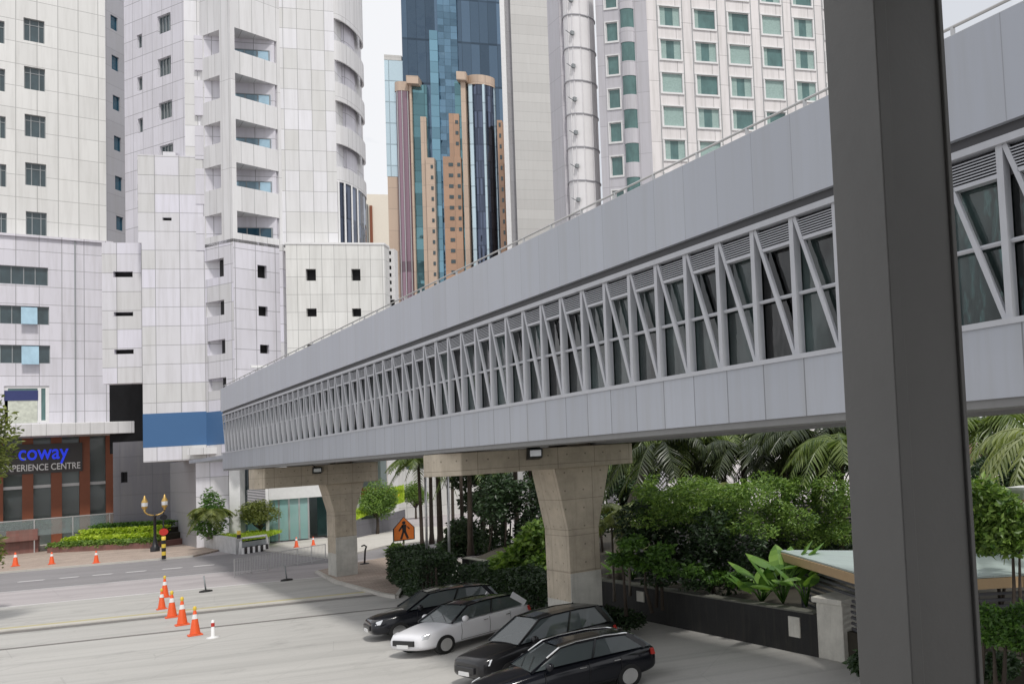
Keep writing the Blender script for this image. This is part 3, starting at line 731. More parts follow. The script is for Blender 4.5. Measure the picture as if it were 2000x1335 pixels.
# ================================================================ white tower complex with the blue band
MV = 97.0
FM = Fac(RW*MV, R1)                      # main plane along the road
wc = thing('white_tower_block', FM.P(-38, 0, G), 'white clad tower block with balconies, blue band and angled bays behind the footbridge', 'building')
def hu(x, y, f=None, w=0): return (f or FM).hit(x, y, w)[0]
def hz(x, y, f=None, w=0): return (f or FM).hit(x, y, w)[1]
ZTOP = hz(450, -40)
zrow = lambda y, x=420: hz(x, y)
uA0, uA1 = hu(216, 600, w=-1.5), hu(282, 600)
uB = hu(281, 650); uBt = hu(275, 380); uBr = hu(402, 700)
zPod = hz(340, 476); zBand1, zBand0 = hz(360, 805), hz(360, 870); zBot = hz(360, 898)
# slot column
holes = [FM.rect(221, 530, 259, 541), FM.rect(222, 609, 260, 617), FM.rect(223, 682, 261, 691), FM.rect(218, 748, 284, 862)]
FA = Fac(FM.P(0, -1.5, 0), R1)
holes = [FA.rect(221, 530, 259, 541), FA.rect(222, 609, 260, 617), FA.rect(223, 682, 261, 691), FA.rect(190, 748, 290, 890)]
wall(FA, uA0-.6, uB+.3, hz(250, 748, FA), hz(250, 474, FA), holes[:3], 'white_clad', wc, 'slot_wall', .5, 1.2)
for h in holes[:3]: window(FA, h, wc, 'black', 'pane_black', depth=.4)
m = MB(); FV = Fac(FM.P(0, -15.5, 0), R1); h = FV.rect(214, 728, 296, 884); m.box(h[0], h[1], -.2, 0, h[2], h[3], FV.P); m.build('void_shade_sheet', 'pane_black', wc)  # black sheet far back stands for the shade of the open void
# block with blue band
FB = FM
holes = [FM.rect(320, 426, 338, 432)]
wall(FM, uBt-.1, uBr+.6, zPod, hz(330, 305), holes, 'white_clad', wc, 'upper_block_wall', .4, 6, w=.25)
window(FM, holes[0], wc, 'black', 'pane_black', depth=.3, w=.25)
wall(FM, uB, uBr+6, zBand1, zPod, [], 'white_clad', wc, 'block_wall', .4, 5, w=.25)
m = MB(); m.box(uB-.01, uBr+6, -5, .262, zBand0, zBand1, FM.P); m.build('blue_band', 'blue_band', wc)
wall(FM, uB, uBr+6, zBot, zBand0, [], 'white_clad', wc, 'block_skirt', .4, 9, w=.25)
m = MB(); a = FM.rect(312, 293, 337, 306); m.box(a[0], a[1], -1.5, -.5, a[2], a[3], FM.P); m.build('roof_box', 'white_clad', wc)
m = MB(); m.tube([FM.P(hu(352, 300), -.6, hz(352, 304)), FM.P(hu(352, 300), -.6, hz(352, 295)), FM.P(hu(364, 300), -.6, hz(364, 297))], .06, 6)
for yy in (310, 358, 390, 440): m.tube([FM.P(uBt-.35, -.4, hz(275, yy)), FM.P(uBt-.35, -.4, hz(275, yy+25)), FM.P(uBt+.1, -.3, hz(275, yy+28))], .06, 5)
m.build('roof_pipe', 'frame_grey', wc)
# ground floor : white pier wall, ramp side wall, recess back wall
uC0 = hu(380, 1000); zf = G-2.5
wall(FM, uC0, hu(444, 1000), zf, zBot, [], 'white_clad', wc, 'ground_wall', .4, .5, w=-.3)
Fs = Fac(FM.P(uC0, -.3, 0), V((-.02, 1, 0)))
wall(Fs, .0, 26, zf, zBot, [], 'ramp_clad', wc, 'ramp_side_wall', .2, .3)
FR = Fac(FM.P(0, -14, 0), R1)
hs = [FR.rect(236, 921, 249, 942)]
wall(FR, hu(221, 950, FR), hu(300, 950, FR)+6, zf, hz(250, 862, FR), hs, 'dark_clad', wc, 'recess_back_wall', .3, .4)
window(FR, hs[0], wc, 'black', 'pane_black', depth=.25)
m = MB(); m.box(uA0, uB+.2, -13.9, -11.5, hz(250, 862, FR), hz(250, 862, FR)+.3, FM.P); m.build('recess_ceiling', 'roof_dark', wc)
# receding wall above (faces left), shade tone in its lavender colour
Ld = V((-.354, .935, 0))
pc = FM.P(hu(362, 250), 0, 0); FL = Fac(pc, Ld)
hs = [FL.rect(308, 112, 334, 148), FL.rect(310, 198, 336, 232), FL.rect(312, 282, 338, 318)]
hs2 = [FL.rect(268, 150, 278, 177), FL.rect(269, 231, 279, 259)]
rowh = hs[0][2]-hs[1][2]
hs += [(hs[0][0], hs[0][1], hs[0][2]+rowh, hs[0][3]+rowh)]; hs2 += [(hs2[0][0], hs2[0][1], hs2[0][2]+rowh, hs2[0][3]+rowh)]
uend = FL.hit(244, 300)[0]
wall(FL, min(0, uend), max(0, uend), zPod, ZTOP, hs+hs2, 'lav_shade_clad', wc, 'side_wall', .35, 1)
for h in hs: window(FL, h, wc, 'frame_grey', 'pane', mull=(.25, .5, .75), depth=.25)
for h in hs2: window(FL, h, wc, 'frame_grey', 'pane', mull=(.5,), depth=.25)
# prow : left face toward viewer, right face back to the main plane
def prow(px0, pxt, px1, z0, z1, ytest):
    a = FM.P(hu(px0, ytest), 0, 0); fl = Fac(a, Ld)
    ut, _ = fl.hit(pxt, ytest); tip = fl.P(ut, 0, 0)
    e = FM.P(hu(px1, ytest), 0, 0)
    return fl, ut, tip, Fac(tip, (e-tip)), (e-tip).length, a, e
ZF1 = hz(520, 475)
fl, ut, tip, fr_, lr, a0, e0 = prow(394, 455, 553, 0, 0, 475)
hl = [fl.rect(399, 507, 437, 543), fl.rect(402, 588, 438, 617), fl.rect(405, 664, 440, 692), fl.rect(407, 738, 442, 762)]
lu = sorted((0, ut))
ZF1 = fr_.hit(500, 472)[1]
wall(fl, lu[0], lu[1], zBot, ZF1, hl, 'white_clad', wc, 'prow_left_wall', 1.1, 1.3)
m = MB(); m.box(lu[0]-.02, lu[1]+.012, -.3, .012, fl.hit(420, 868)[1], fl.hit(420, 803)[1], fl.P); m.build('blue_band', 'blue_band', wc)
m = MB(); m.box(-.012, lr, -.3, .012, fl.hit(420, 868)[1]-.001, fl.hit(420, 803)[1]+.001, fr_.P); m.build('blue_band', 'blue_band', wc)
for h in hl:
    q0 = h[0]+(h[1]-h[0])*.5 if abs(h[1]-ut) < abs(h[0]-ut) else h[0]; m = MB(); m.box(q0, q0+(h[1]-h[0])*.5, -.6, -.45, h[2], h[3], fl.P); m.build('dark_pane', 'pane_black', wc)
    m = MB(); m.box(h[0], h[1], -1.25, -1.05, h[2]-.3, h[3]+.3, fl.P); m.build('opening_back', 'lav_shade_clad', wc)
sg = 1 if (e0-tip).dot(fr_.d) > 0 else -1
hr = [fr_.rect(503, 518, 521, 543), fr_.rect(505, 598, 523, 617), fr_.rect(508, 673, 526, 690), fr_.rect(511, 748, 528, 764)]
wall(fr_, 0, lr, zBot, ZF1, hr, 'lav_shade_clad', wc, 'prow_right_wall', .5, .7)
for h in hr: window(fr_, h, wc, 'black', 'pane_black', depth=.4)
m = MB(); m.prism([(a0.x, a0.y), (tip.x, tip.y), (e0.x, e0.y)], ZF1-.3, ZF1-.01); m.prism([(a0.x+.3, a0.y), (tip.x, tip.y+.3), (e0.x, e0.y)], zBot+.02, zBot+.3); m.build('prow_slab', 'roof_dark', wc)
# upper prow with open balconies
flu, utu, tipu, fru, lru, a1, e1 = fl, ut, tip, fr_, lr, a0, e0
zs_top = [fru.hit(449, y)[1] for y in (139, 229, 314, 409)]
zs_bot = [fru.hit(449, y)[1] for y in (184, 271, 360, 452)]
step = (zs_top[0]-zs_top[3])/3
zs_top = [zs_top[0]+step]+zs_top; zs_bot = [zs_bot[0]+step]+zs_bot
hr = [(.35, lru-.25, zb, zt) for zb, zt in zip(zs_bot, zs_top)]
wall(fru, 0, lru, ZF1, ZTOP, hr, 'band_clad', wc, 'balcony_front_wall', .3, .3)
ll = sorted((0, utu)); tipside = utu
o0, o1 = flu.hit(398, 230)[0], flu.hit(430, 230)[0]
hl = [(min(o0, o1), max(o0, o1), zb, zt) for zb, zt in zip(zs_bot, zs_top)]
wall(flu, ll[0], ll[1], ZF1, ZTOP, hl, 'band_clad', wc, 'balcony_side_wall', .3, .3)
sa, st_, se = a1-flu.n*.32, tipu-flu.n*.3-fru.n*.32, e1-fru.n*.32
for zb, zt in zip(zs_bot, zs_top):
    m = MB(); m.prism([(sa.x, sa.y), (st_.x, st_.y), (se.x, se.y)], zt+.02, zt+.3); m.build('balcony_slab', 'band_clad', wc)
Fg = Fac(FM.P(0, -.0, 0), R1)
for i, (zb, zt) in enumerate(zip(zs_bot, zs_top)):
    f2 = Fac(FM.P(0, .35, 0), R1)
    ua, ub = f2.hit(455, 200)[0], hu(529, 250, f2)
    window(f2, (ua, ub, zb-1.1, zb+(zt-zb)*.52), wc, 'frame_grey', 'pane_sky' if i < 4 else 'pane_blue', mull=(.33, .67), depth=.0, name='balcony_window')
    m = MB(); m.box(hu(389, 250)-.2, hu(540, 250), .0, .3, zb-1.1, zt+.02, FM.P); m.build('balcony_back_wall', 'lav_shade_clad', wc)
    wv = Fac(FM.P(0, 1.0, 0), R1)
# main white wall right of the prow
uW0, uW1 = hu(362, 300), hu(657, 300)
wall(FM, uW0, uW1, hz(600, 478), ZTOP, [], 'tower_clad', wc, 'tower_wall', .3, 8)
# curved balconies at the tower's right edge (floors of parapet rings)
cen = FM.P(uW1, 0, 0); AX, BY = 1.0, 3.6
def cpt(a, k=1.0): return cen-FM.n*BY+R1*(AX*math.sin(a)*k)+FM.n*(BY*math.cos(a)*k)
NA = 18
def ring(m, z0, z1, k0=.9, k1=1.0):
    for i in range(NA):
        a, c = math.pi*.92*i/NA, math.pi*.92*(i+1)/NA
        p = [cpt(a, k0), cpt(a, k1), cpt(c, k1), cpt(c, k0)]
        m.hexa([q+V((0, 0, z0)) for q in p]+[q+V((0, 0, z1)) for q in p])
fcu = []
opn = [hz(660, 117), hz(660, 196), hz(660, 280)]; opb = [hz(660, 160), hz(660, 243), hz(660, 325)]
st2 = (opn[0]-opn[2])/2; opn = [opn[0]+st2]+opn; opb = [opb[0]+st2]+opb
zlow = hz(660, 355)
edges = [ZTOP+3]+[z for pr in zip(opn, opb) for z in pr]+[zlow]
for i in range(0, len(edges)-1, 2):
    m = MB(); ring(m, edges[i+1], edges[i]); m.build('curved_balcony_band', 'band_clad', wc)
m = MB(); ring(m, zPod-1, ZTOP+3, .4, .45); m.build('curved_inner_wall', 'lav_shade_clad', wc)
m = MB(); ring(m, zPod-1, zlow, .93, .96)
m.build('curved_glass', 'g_dark', wc)
m = MB()
for a in (.1, .5, .9, 1.25): 
    p = cpt(a, .99); m.tube([p+V((0, 0, zPod-1)), p+V((0, 0, zlow))], .09, 5)
m.build('curved_mullions', 'frame_white', wc)
for z in opb:
    m = MB(); p = [cpt(math.pi*.92*i/10, .95) for i in range(11)]
    m.prism([(q.x, q.y) for q in p]+[(cen.x, cen.y)], z-.25, z-.02)
    m.build('curved_balcony_floor', 'band_clad', wc)
# podium right of the prow
FD = Fac(FM.P(0, 1.6, 0), R1)
hd = []
for xs in ((597, 617, 0), (686, 704, 0)):
    for y0, y1 in ((525, 548), (602, 618), (672, 690), (742, 760)): hd.append(FD.rect(xs[0]+(y0-525)*.018, y0, xs[1]+(y0-525)*.018, y1))
uD0, uD1 = hu(558, 520, FD), hu(751, 530, FD)
zD = hz(650, 477, FD)
wall(FD, uD0, uD1, zBot+1.0, zD, hd, 'podium_clad', wc, 'podium_wall', .5, 1.6)
for h in hd: window(FD, h, wc, 'black', 'pane_black', depth=.4)
m = MB(); m.box(uD0-.06, uD1+.06, -1.6, .07, zD-.02, zD+.16, FD.P); m.box(uD0-3, uD1-3.2, -9, -1.61, zD-.3, zD, FD.P); m.build('podium_coping', 'frame_white', wc)
# ground floor under the prow and podium : columns, dark glazing, slats, lobby
m = MB(); m.box(hu(380, 1000), hu(760, 1000), -9, 1.2, zBot+.4, zBot+1.0, FM.P); m.build('soffit', 'band_clad', wc)
zG = G+.12
m = MB(); m.box(hu(470, 1000), hu(525, 1000), -1.4, -1.2, hz(500, 955), zBot+.4, FM.P); m.build('dark_glazing', 'pane', wc)
m = MB(); m.box(hu(444, 1000), hu(470, 1000), -1.4, -1.1, zf, zBot+.4, FM.P); m.build('side_glazing', 'pane', wc)
m = MB()
for i in range(9):
    z = hz(495, 983)+(hz(495, 955)-hz(495, 983))*i/9; m.box(hu(470, 1000), hu(525, 1000), -1.35, -1.1, z, z+.09, FM.P)
m.build('slat_screen', 'frame_grey', wc)
m = MB(); m.box(hu(470, 1000), hu(525, 1000), -1.5, -1.36, zf, hz(495, 983), FM.P); m.build('lower_glazing', 'pane_teal', wc)
FLb = Fac(FM.P(0, -.6, 0), R1)
m = MB(); r = FLb.rect(524, 945, 640, 972); m.box(r[0], r[1], -.3, .35, r[2], r[3], FLb.P); m.build('lobby_fascia', 'frame_white', wc)
m = MB(); r = FLb.rect(524, 972, 603, 1064); m.box(r[0], r[1], -.02, .02, zG, r[3], FLb.P); m.build('lobby_glass', 'lobby_glass', wc)
m = MB(); r = FLb.rect(603, 972, 640, 1064); m.box(r[0], r[1], -2.2, -2.1, zG, r[3], FLb.P); m.build('lobby_door', 'pane_teal', wc)
m = MB()
for x in (522, 545, 565, 585, 603, 640):
    u = hu(x, 1000, FLb); m.box(u-.06, u+.06, -.06, .06, zG, hz(560, 972, FLb), FLb.P)
m.build('lobby_mullions', 'steel', wc)
m = MB(); m.box(hu(500, 1000, FLb), hu(700, 1000, FLb), -9, -7, G, zBot, FLb.P); m.build('lobby_back_wall', 'interior_lt', wc)
m = MB(); m.box(hu(640, 1000, FLb), hu(692, 1000, FLb), -2, 0, G, zBot+.4, FLb.P); m.build('ground_end_wall', 'lav_shade_clad', wc)
pcol = Fac(FM.P(0, 1.2, 0), R1)
m = MB(); r = pcol.rect(448, 915, 469, 1058); m.box(r[0], r[1], -1.0, 0, G, zBot+.4, pcol.P); m.build('portico_column', 'frame_white', wc)
m = MB(); r = pcol.rect(519, 940, 524, 1058); m.box(r[0], r[1], -.2, 0, G, zBot+.4, pcol.P); m.build('slim_column', 'frame_white', wc)

# ================================================================ left office tower with the shop
FO = Fac(V((0, 128, 0)), V((1, 0, 0)))
ot = thing('office_tower', FO.P(-8, 0, G), 'white panelled office tower with square windows over a podium shop, at the left edge', 'building')
FT = Fac(V((0, 129.5, 0)), V((1, 0, 0)))
zc = hz(100, 467, FO); zT = hz(100, -60, FO)
colx = [(-62, -28), (-30, 10), (47, 88)]
rows = [(38, 82), (132, 176), (225, 268), (319, 363), (414, 459)]
hs = []
for c0, c1 in colx:
    for i, (y0, y1) in enumerate(rows):
        dx = (y0-132)*.012; hs.append(FT.rect(c0+dx, y0, c1+dx, y1))
uT1 = hu(207, 300, FT)
wall(FT, -32, uT1, zc, zT, hs, 'warm_clad', ot, 'tower_wall', .45, 12)
for h in hs: window(FT, h, ot, 'frame_grey', 'pane', mull=(.3, .72), trans=(.75,), depth=.35)
Fsl = Fac(FT.P(uT1, 0, 0), V((.62, .78, 0)))
hs = [Fsl.rect(216+i*2.2, y0, 230+i*2.2, y1) for i, (y0, y1) in enumerate(((32, 59), (110, 138), (188, 216), (267, 295), (345, 372), (423, 450)))]
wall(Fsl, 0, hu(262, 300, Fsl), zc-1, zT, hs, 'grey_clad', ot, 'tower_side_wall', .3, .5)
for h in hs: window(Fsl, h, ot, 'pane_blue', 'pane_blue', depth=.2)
# podium
hs = [FO.rect(-60, 518, 94, 554), FO.rect(-60, 596, 96, 632), FO.rect(-60, 673, 98, 709)]
pw = FO.rect(8, 753, 96, 826)
uP1 = hu(217, 650, FO); zcan = hz(120, 848, FO)
wall(FO, -32, uP1, zcan, zc, hs+[pw], 'lav_shade_clad', ot, 'podium_wall', .4, 12)
for i, h in enumerate(hs): window(FO, h, ot, 'frame_grey', 'pane', mull=(.2, .37, .52, .68, .83), depth=.3)
m = MB(); m.box(-32, uP1+.2, -12, .25, zc, zc+.22, FO.P); m.build('cornice', 'lav_shade_clad', ot)
for (x0, y0, x1, y1) in ((41, 599, 73, 634), (42, 675, 76, 712)):
    r = FO.rect(x0, y0, x1, y1); m = MB(); m.hexa([FO.P(r[0], -.1, r[3]), FO.P(r[1], -.1, r[3]), FO.P(r[1], -.16, r[3]), FO.P(r[0], -.16, r[3]), FO.P(r[0], .6, r[2]), FO.P(r[1], .6, r[2]), FO.P(r[1], .54, r[2]), FO.P(r[0], .54, r[2])]); m.build('open_pane', 'pane_sky', ot)
window(FO, pw, ot, 'frame_white', 'pane_teal', mull=(.78,), fw=.25, depth=.2, name='poster_window')
r = FO.rect(9, 762, 73, 826)
m = MB().mat('poster'); m.box(r[0], r[1], -.17, -.12, r[2], r[3], FO.P); m.mat('navy'); m.box(r[0]-.05, r[1]+.05, -.115, -.08, r[3]-1.0, r[3], FO.P); m.build('window_poster', None, ot)
m = MB(); u = hu(147, 650, FO); m.box(u-.05, u+.05, 0, .12, zcan, zc, FO.P); m.build('rain_pipe', 'frame_grey', ot)
# canopy
r = FO.rect(-40, 830, 257, 852)
m = MB(); m.box(-32, hu(255, 840, FO), -.1, 4.6, hz(150, 852, FO), hz(150, 829, FO), FO.P); m.build('canopy', 'band_clad', ot, bevel=.05)
# shop front, set back
FS = Fac(FO.P(0, -1.2, 0), V((1, 0, 0)))
zs0 = G+.6; zs1 = hz(120, 850, FS); uS1 = hu(222, 950, FS)
m = MB(); m.box(-32, uS1, -9.3, -9, G, zs1, FS.P); m.box(uS1-.1, uS1+.3, -9, 0, G, zs1, FS.P); m.build('shop_interior_wall', 'interior', ot)
m = MB(); m.box(-32, uS1, -9, 2, G, zs0, FS.P); m.build('shop_floor', 'stone_lt', ot)
m = MB(); m.box(-32, uS1, -.03, 0, zs0, zs1, FS.P); m.build('shop_glass', 'shop_glass', ot)
for x in (-60, -5, 54, 110, 165, 216):
    u = hu(x, 960, FS); c = MB(); c.box(u-.38, u+.38, -.1, .7, zs0-.5, zs1, FS.P); c.build('shop_column', 'brown_col', ot)
m = MB(); z = hz(100, 948, FS); m.box(-32, uS1, .02, .2, z-.15, z+.15, FS.P); m.build('shop_transom', 'steel', ot)
for x0, x1, y0, y1, mt in ((62, 104, 948, 1030, 'interior_lt'), (172, 185, 945, 1020, 'navy'), (188, 210, 940, 1020, 'interior_lt'), (188, 210, 868, 925, 'tan_fascia'), (124, 134, 1000, 1030, 'white_p'), (170, 180, 990, 1020, 'white_p')):
    r = FS.rect(x0, y0, x1, y1); c = MB(); c.box(r[0], r[1], -.3, -.12, r[2], r[3], FS.P); c.build('display_panel', mt, ot)
m = MB(); r = FS.rect(-50, 868, 160, 925); 
c = MB(); c.box(r[0], r[1], .72, .85, r[2], r[3], FS.P); sb = c.build('sign_board', 'sign_back', ot)
def text(s, x0, y0, x1, y1, fac, w, mat, name, parent):
    cu = bpy.data.curves.new('lettering', 'FONT'); cu.body = s; cu.extrude = .03; cu.offset = .012
    o = bpy.data.objects.new('tmp', cu); COL.objects.link(o); bpy.context.view_layer.update()
    me = bpy.data.meshes.new_from_object(o.evaluated_get(bpy.context.evaluated_depsgraph_get())); bpy.data.objects.remove(o)
    xs = [v.co.x for v in me.vertices]; zs = [v.co.y for v in me.vertices]
    ua, ub = fac.hit(x0, (y0+y1)/2, w)[0], fac.hit(x1, (y0+y1)/2, w)[0]; za, zb = fac.hit((x0+x1)/2, y1, w)[1], fac.hit((x0+x1)/2, y0, w)[1]
    for v in me.vertices:
        u = ua+(v.co.x-min(xs))/(max(xs)-min(xs))*(ub-ua); z = za+(v.co.y-min(zs))/(max(zs)-min(zs))*(zb-za); dd = v.co.z
        v.co = fac.P(u, w+.03+dd, z)
    me.materials.append(M[mat])
    q = bpy.data.objects.new(name, me); COL.objects.link(q); q.parent = parent
    if parent.type == 'EMPTY': q.location = -parent.location
    return q
text('coway', 36, 877, 134, 906, FS, .86, 'blue_letter', 'lettering', sb)
text('EXPERIENCE CENTRE', 4, 905, 157, 918, FS, .86, 'white_letter', 'lettering', sb)
# glass balustrade in front of the shop
FG = Fac(FO.P(0, 3.6, 0), V((1, 0, 0)))
t = thing('glass_balustrade', FG.P(0, 0, G), 'glass balustrade with pale steel rail along the shop terrace', 'railing')
zr = hz(200, 1004, FG); m = MB(); m.box(-30, hu(263, 1000, FG), -.03, .03, zr, zr+.1, FG.P); m.build('rail', 'steel', t)
m = MB(); m.box(-30, hu(263, 1000, FG), -.01, .01, zr-1.5, zr, FG.P); m.build('glass', 'rail_glass', t)
m = MB()
for i in range(16):
    u = -30+i*2.6; 
    if u < hu(263, 1000, FG): m.box(u-.04, u+.04, -.05, .05, G, zr, FG.P)
m.build('rail_post', 'steel', t)
# ================================================================ towers in the distance
# cream tower, far
FC = Fac(RW*235+R1*-40, R1)
t = thing('cream_tower', FC.hit(740, 500) and FC.P(hu(740, 500, FC), 0, G), 'pale cream high-rise far off between the white tower and the mirror glass tower', 'building')
r = FC.rect(716, 380, 800, 560); m = MB(); m.box(r[0], r[1], -20, 0, G, r[3], FC.P); m.build('wall', 'cream', t)
r = FC.rect(724, 402, 729, 560); m = MB(); m.box(r[0], r[1], -.2, .3, G, r[3], FC.P); m.build('dark_slot', 'brown_col', t)
r = FC.rect(714, 400, 721, 560); m = MB(); m.box(r[0], r[1], -5, 1, G, r[3], FC.P); m.build('stair_wall', 'frame_grey', t)
FQ = Fac(RW*135, R1)
t = thing('white_annexe', FQ.P(hu(760, 530, FQ), 0, G), 'narrow white building with rows of small dark windows beside the podium roof', 'building')
r = FQ.rect(748, 486, 772, 640); hs = []
for i in range(7):
    y = 490+i*14.4
    for x in (752.5, 759.5): hs.append(FQ.rect(x+i*.3, y, x+4.2+i*.3, y+7.5))
hs.append(FQ.rect(755, 585, 771, 600))
wall(FQ, r[0], r[1], G, r[3], hs, 'frame_white', t, 'wall', .3, 1.5)
for h in hs: window(FQ, h, t, 'black', 'pane_black', depth=.25, fw=.05)
# mirror glass tower
FGt = Fac(RW*185, R1); 
gt = thing('mirror_glass_tower', FGt.P(hu(870, 400, FGt), 0, G), 'mirrored blue glass tower with copper stone steps and two rounded glass bays', 'building')
zt = hz(870, -80, FGt)
def gbox(x0, x1, y0, w0, w1, mat, name, y1=None, f=FGt):
    r = f.rect(x0, y0, x1, 700 if y1 is None else y1)
    m = MB(); m.box(f.hit(x0, 350, w1)[0], f.hit(x1, 350, w1)[0], w0, w1, G if y1 is None else f.hit((x0+x1)/2, y1, w1)[1], f.hit((x0+x1)/2, y0, w1)[1], f.P); return m.build(name, mat, gt)
gbox(792, 1003, -80, -30, 0, 'g_blue', 'main_glass_wall')
gbox(756, 800, 118, -30, -.4, 'g_pale', 'pale_side_wall', 345)
gbox(757, 806, 345, -30, -.45, 'cream_stone', 'stone_side_wall')
gbox(756, 790, 108, -29, -.35, 'grey_tower', 'parapet', 118)
gbox(846, 862, 60, 0, .8, 'g_lblue', 'light_blue_shaft')
gbox(808, 838, 166, 0, 1.0, 'g_teal', 'teal_glass_bay')
gbox(863, 901, -80, 0, .4, 'g_rip', 'rippled_glass')
def steps(lst, w0, w1, cols, y_first, dy, n, mat='copper'):
    for i, (x0, x1, y0) in enumerate(lst):
        gbox(x0, x1, y0, w0, w1+i*.5, mat, 'stone_step')
def winrow(xs, y0, dy, n, w, ww=7, hh=8, slant=.03):
    for x in xs:
        for i in range(n):
            m = MB(); y = y0+i*dy; xx = x+(y-y0)*slant
            u0, z1_ = FGt.hit(xx, y, w); u1, z0_ = FGt.hit(xx+ww, y+hh, w)
            m.box(u0, u1, w-.1, w+.06, z0_, z1_, FGt.P); m.build('window', 'pane', gt)
gbox(824, 835, 228, 0, 1.5, 'cream_stone', 'stone_step')
gbox(832, 849, 308, 0, 1.9, 'cream_stone', 'stone_step')
winrow((841,), 322, 21, 14, 1.9, 5, 7)
gbox(880, 900, 222, 0, 1.5, 'copper', 'stone_step')
gbox(866, 901, 306, 0, 1.9, 'copper', 'stone_step')
winrow((889,), 235, 21, 3, 1.5, 6, 7); winrow((876,), 318, 21, 13, 1.9, 9, 7, .028); winrow((893,), 318, 21, 7, 1.9, 6, 7, .028)
gbox(893, 908, 160, 0, 1.2, 'g_teal', 'teal_glass_strip')
gbox(905, 914, 150, 0, 2.0, 'cream_stone', 'stone_pier')
gbox(804, 808, 160, 0, 1.6, 'cream_stone', 'stone_pier')
gbox(974, 984, 235, 0, 3, 'copper', 'stone_step'); winrow((974,), 240, 21, 14, 3, 4, 8, .045)
gbox(981, 996, 320, 0, 2.6, 'copper', 'stone_step')
def bay(x0, x1, ytop, mat, capy0, capy1, name):
    u0, u1 = FGt.hit(x0, 350, 3)[0], FGt.hit(x1, 350, 3)[0]; c = (u0+u1)/2; R = (u1-u0)/2
    zt_ = FGt.hit((x0+x1)/2, ytop, 6)[1]
    pts = [(c+R*math.cos(a), R*.8*math.sin(a)) for a in [math.pi*i/20 for i in range(21)]]
    m = MB(); m.prism(pts, G, zt_, FGt.P); m.build(name, mat, gt)
    k = 1.08; pts = [(c+R*k*math.cos(a), R*.8*k*math.sin(a)) for a in [math.pi*i/20 for i in range(21)]]
    m = MB(); m.prism(pts, zt_, zt_+(capy1-capy0)*.115, FGt.P); m.build('bay_cap', 'cream_stone', gt)
    m = MB()
    for i in (1, 8, 15) if mat == 'g_dark' else (3, 7, 11, 15):  # pale strips on the dark glass bay stand for its highlights
        a = math.pi*i/20; p = FGt.P(c+R*math.cos(a), R*.8*math.sin(a), 0); m.tube([p+V((0, 0, G)), p+V((0, 0, zt_))], (.5 if i == 15 else .28) if mat == 'g_dark' else .09, 4)
    m.build('bay_strips', 'g_pale' if mat == 'g_dark' else 'steel', gt)
bay(768, 805, 158, 'g_purple', 148, 163, 'left_round_bay')
bay(914, 965, 148, 'g_dark', 136, 152, 'right_round_bay')
gbox(798, 822, 148, 0, 2.6, 'cream_stone', 'bay_cap', 163)
gbox(897, 916, 140, 0, 2.8, 'cream_stone', 'bay_cap', 156)
# grey concrete tower
FY = Fac(RW*150, R1)
t = thing('grey_tower', FY.P(hu(1050, 400, FY), 0, G), 'plain grey panelled tower between the mirror glass tower and the hotel', 'building')
def ybox(x0, x1, w0, w1, mat, name, y0=-80):
    m = MB(); m.box(FY.hit(x0, 300, w1)[0], FY.hit(x1, 300, w1)[0], w0, w1, G, FY.hit((x0+x1)/2, y0, w1)[1], FY.P); m.build(name, mat, t)
ybox(985, 994, -20, .3, 'frame_white', 'edge_wall'); ybox(994, 1006, -20, -1.0, 'grey_clad', 'recess_wall'); ybox(1006, 1125, -20, .0, 'grey_tower', 'panel_wall')
# ================================================================ hotel
HV = aty(1285, 300, 85).dot(RW)
FH = Fac(RW*HV, R1)
ho = thing('hotel', FH.P(hu(1400, 300, FH), 0, G), 'pale hotel with a grid of curtained green windows and a ribbed rounded bay', 'building')
cols = [(1293, 1333), (1361, 1402), (1428, 1468), (1494, 1531), (1556, 1593), (1617, 1655), (1680, 1716)]
z_t, z_b = hz(1313, 143, FH), hz(1313, 181, FH); dz = (hz(1313, 143, FH)-hz(1313, 208, FH))
hs = []
for c in cols:
    u0, u1 = hu(c[0], 160, FH), hu(c[1], 160, FH)
    for k in range(-3, 8):
        if z_b-k*dz > 22: hs.append((u0, u1, z_b-k*dz, z_t-k*dz))
uH0 = hu(1272, 250, FH); uH1 = uH0+30
zHt = z_t+dz*3.4
wall(FH, uH0, uH1, G, zHt, hs, 'hotel_clad', ho, 'front_wall', .25, 14)
rr = random.Random(3)
for h in hs:
    o = window(FH, h, ho, 'frame_white', 'pane_teal', depth=.18, proud=.12, fw=.06)
    k = rr.random(); m = MB(); du = h[1]-h[0]
    parts = [(0, .3), (.62, 1)] if k < .6 else ([(0, 1)] if k < .72 else [(0, .22)])
    for a, c in parts: m.box(h[0]+du*a+.06, h[0]+du*c-.06, -.155, -.14, h[2]+.06, h[3]-.06, FH.P)
    m.build('curtain', 'curtain', o)
m = MB()
for c in cols:
    for x in (hu(c[0], 160, FH)-.25, hu(c[1], 160, FH)+.25): m.box(x-.03, x+.03, 0, .05, 20, zHt, FH.P)
m.build('vertical_grooves', 'frame_grey', ho)
Fh2 = Fac(FH.P(uH0, 0, 0), V((-.354-.25, .8, 0)))
hs = []
for x0, x1, y0, y1 in ((1186, 1209, 109, 146),):
    a = Fh2.rect(x0, y0, x1, y1); hs += [(a[0], a[1], a[2]-k*dz, a[3]-k*dz) for k in range(-3, 6)]
uu = Fh2.hit(1172, 250)[0]
wall(Fh2, min(0, uu), max(0, uu), G, zHt, hs, 'hotel_shade_side', ho, 'side_wall', .25, 1)
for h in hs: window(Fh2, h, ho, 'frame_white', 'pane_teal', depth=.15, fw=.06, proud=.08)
ub0, ub1 = Fh2.hit(1218, 170)[0], Fh2.hit(1242, 170)[0]; c = (ub0+ub1)/2; R = abs(ub1-ub0)/2*1.15
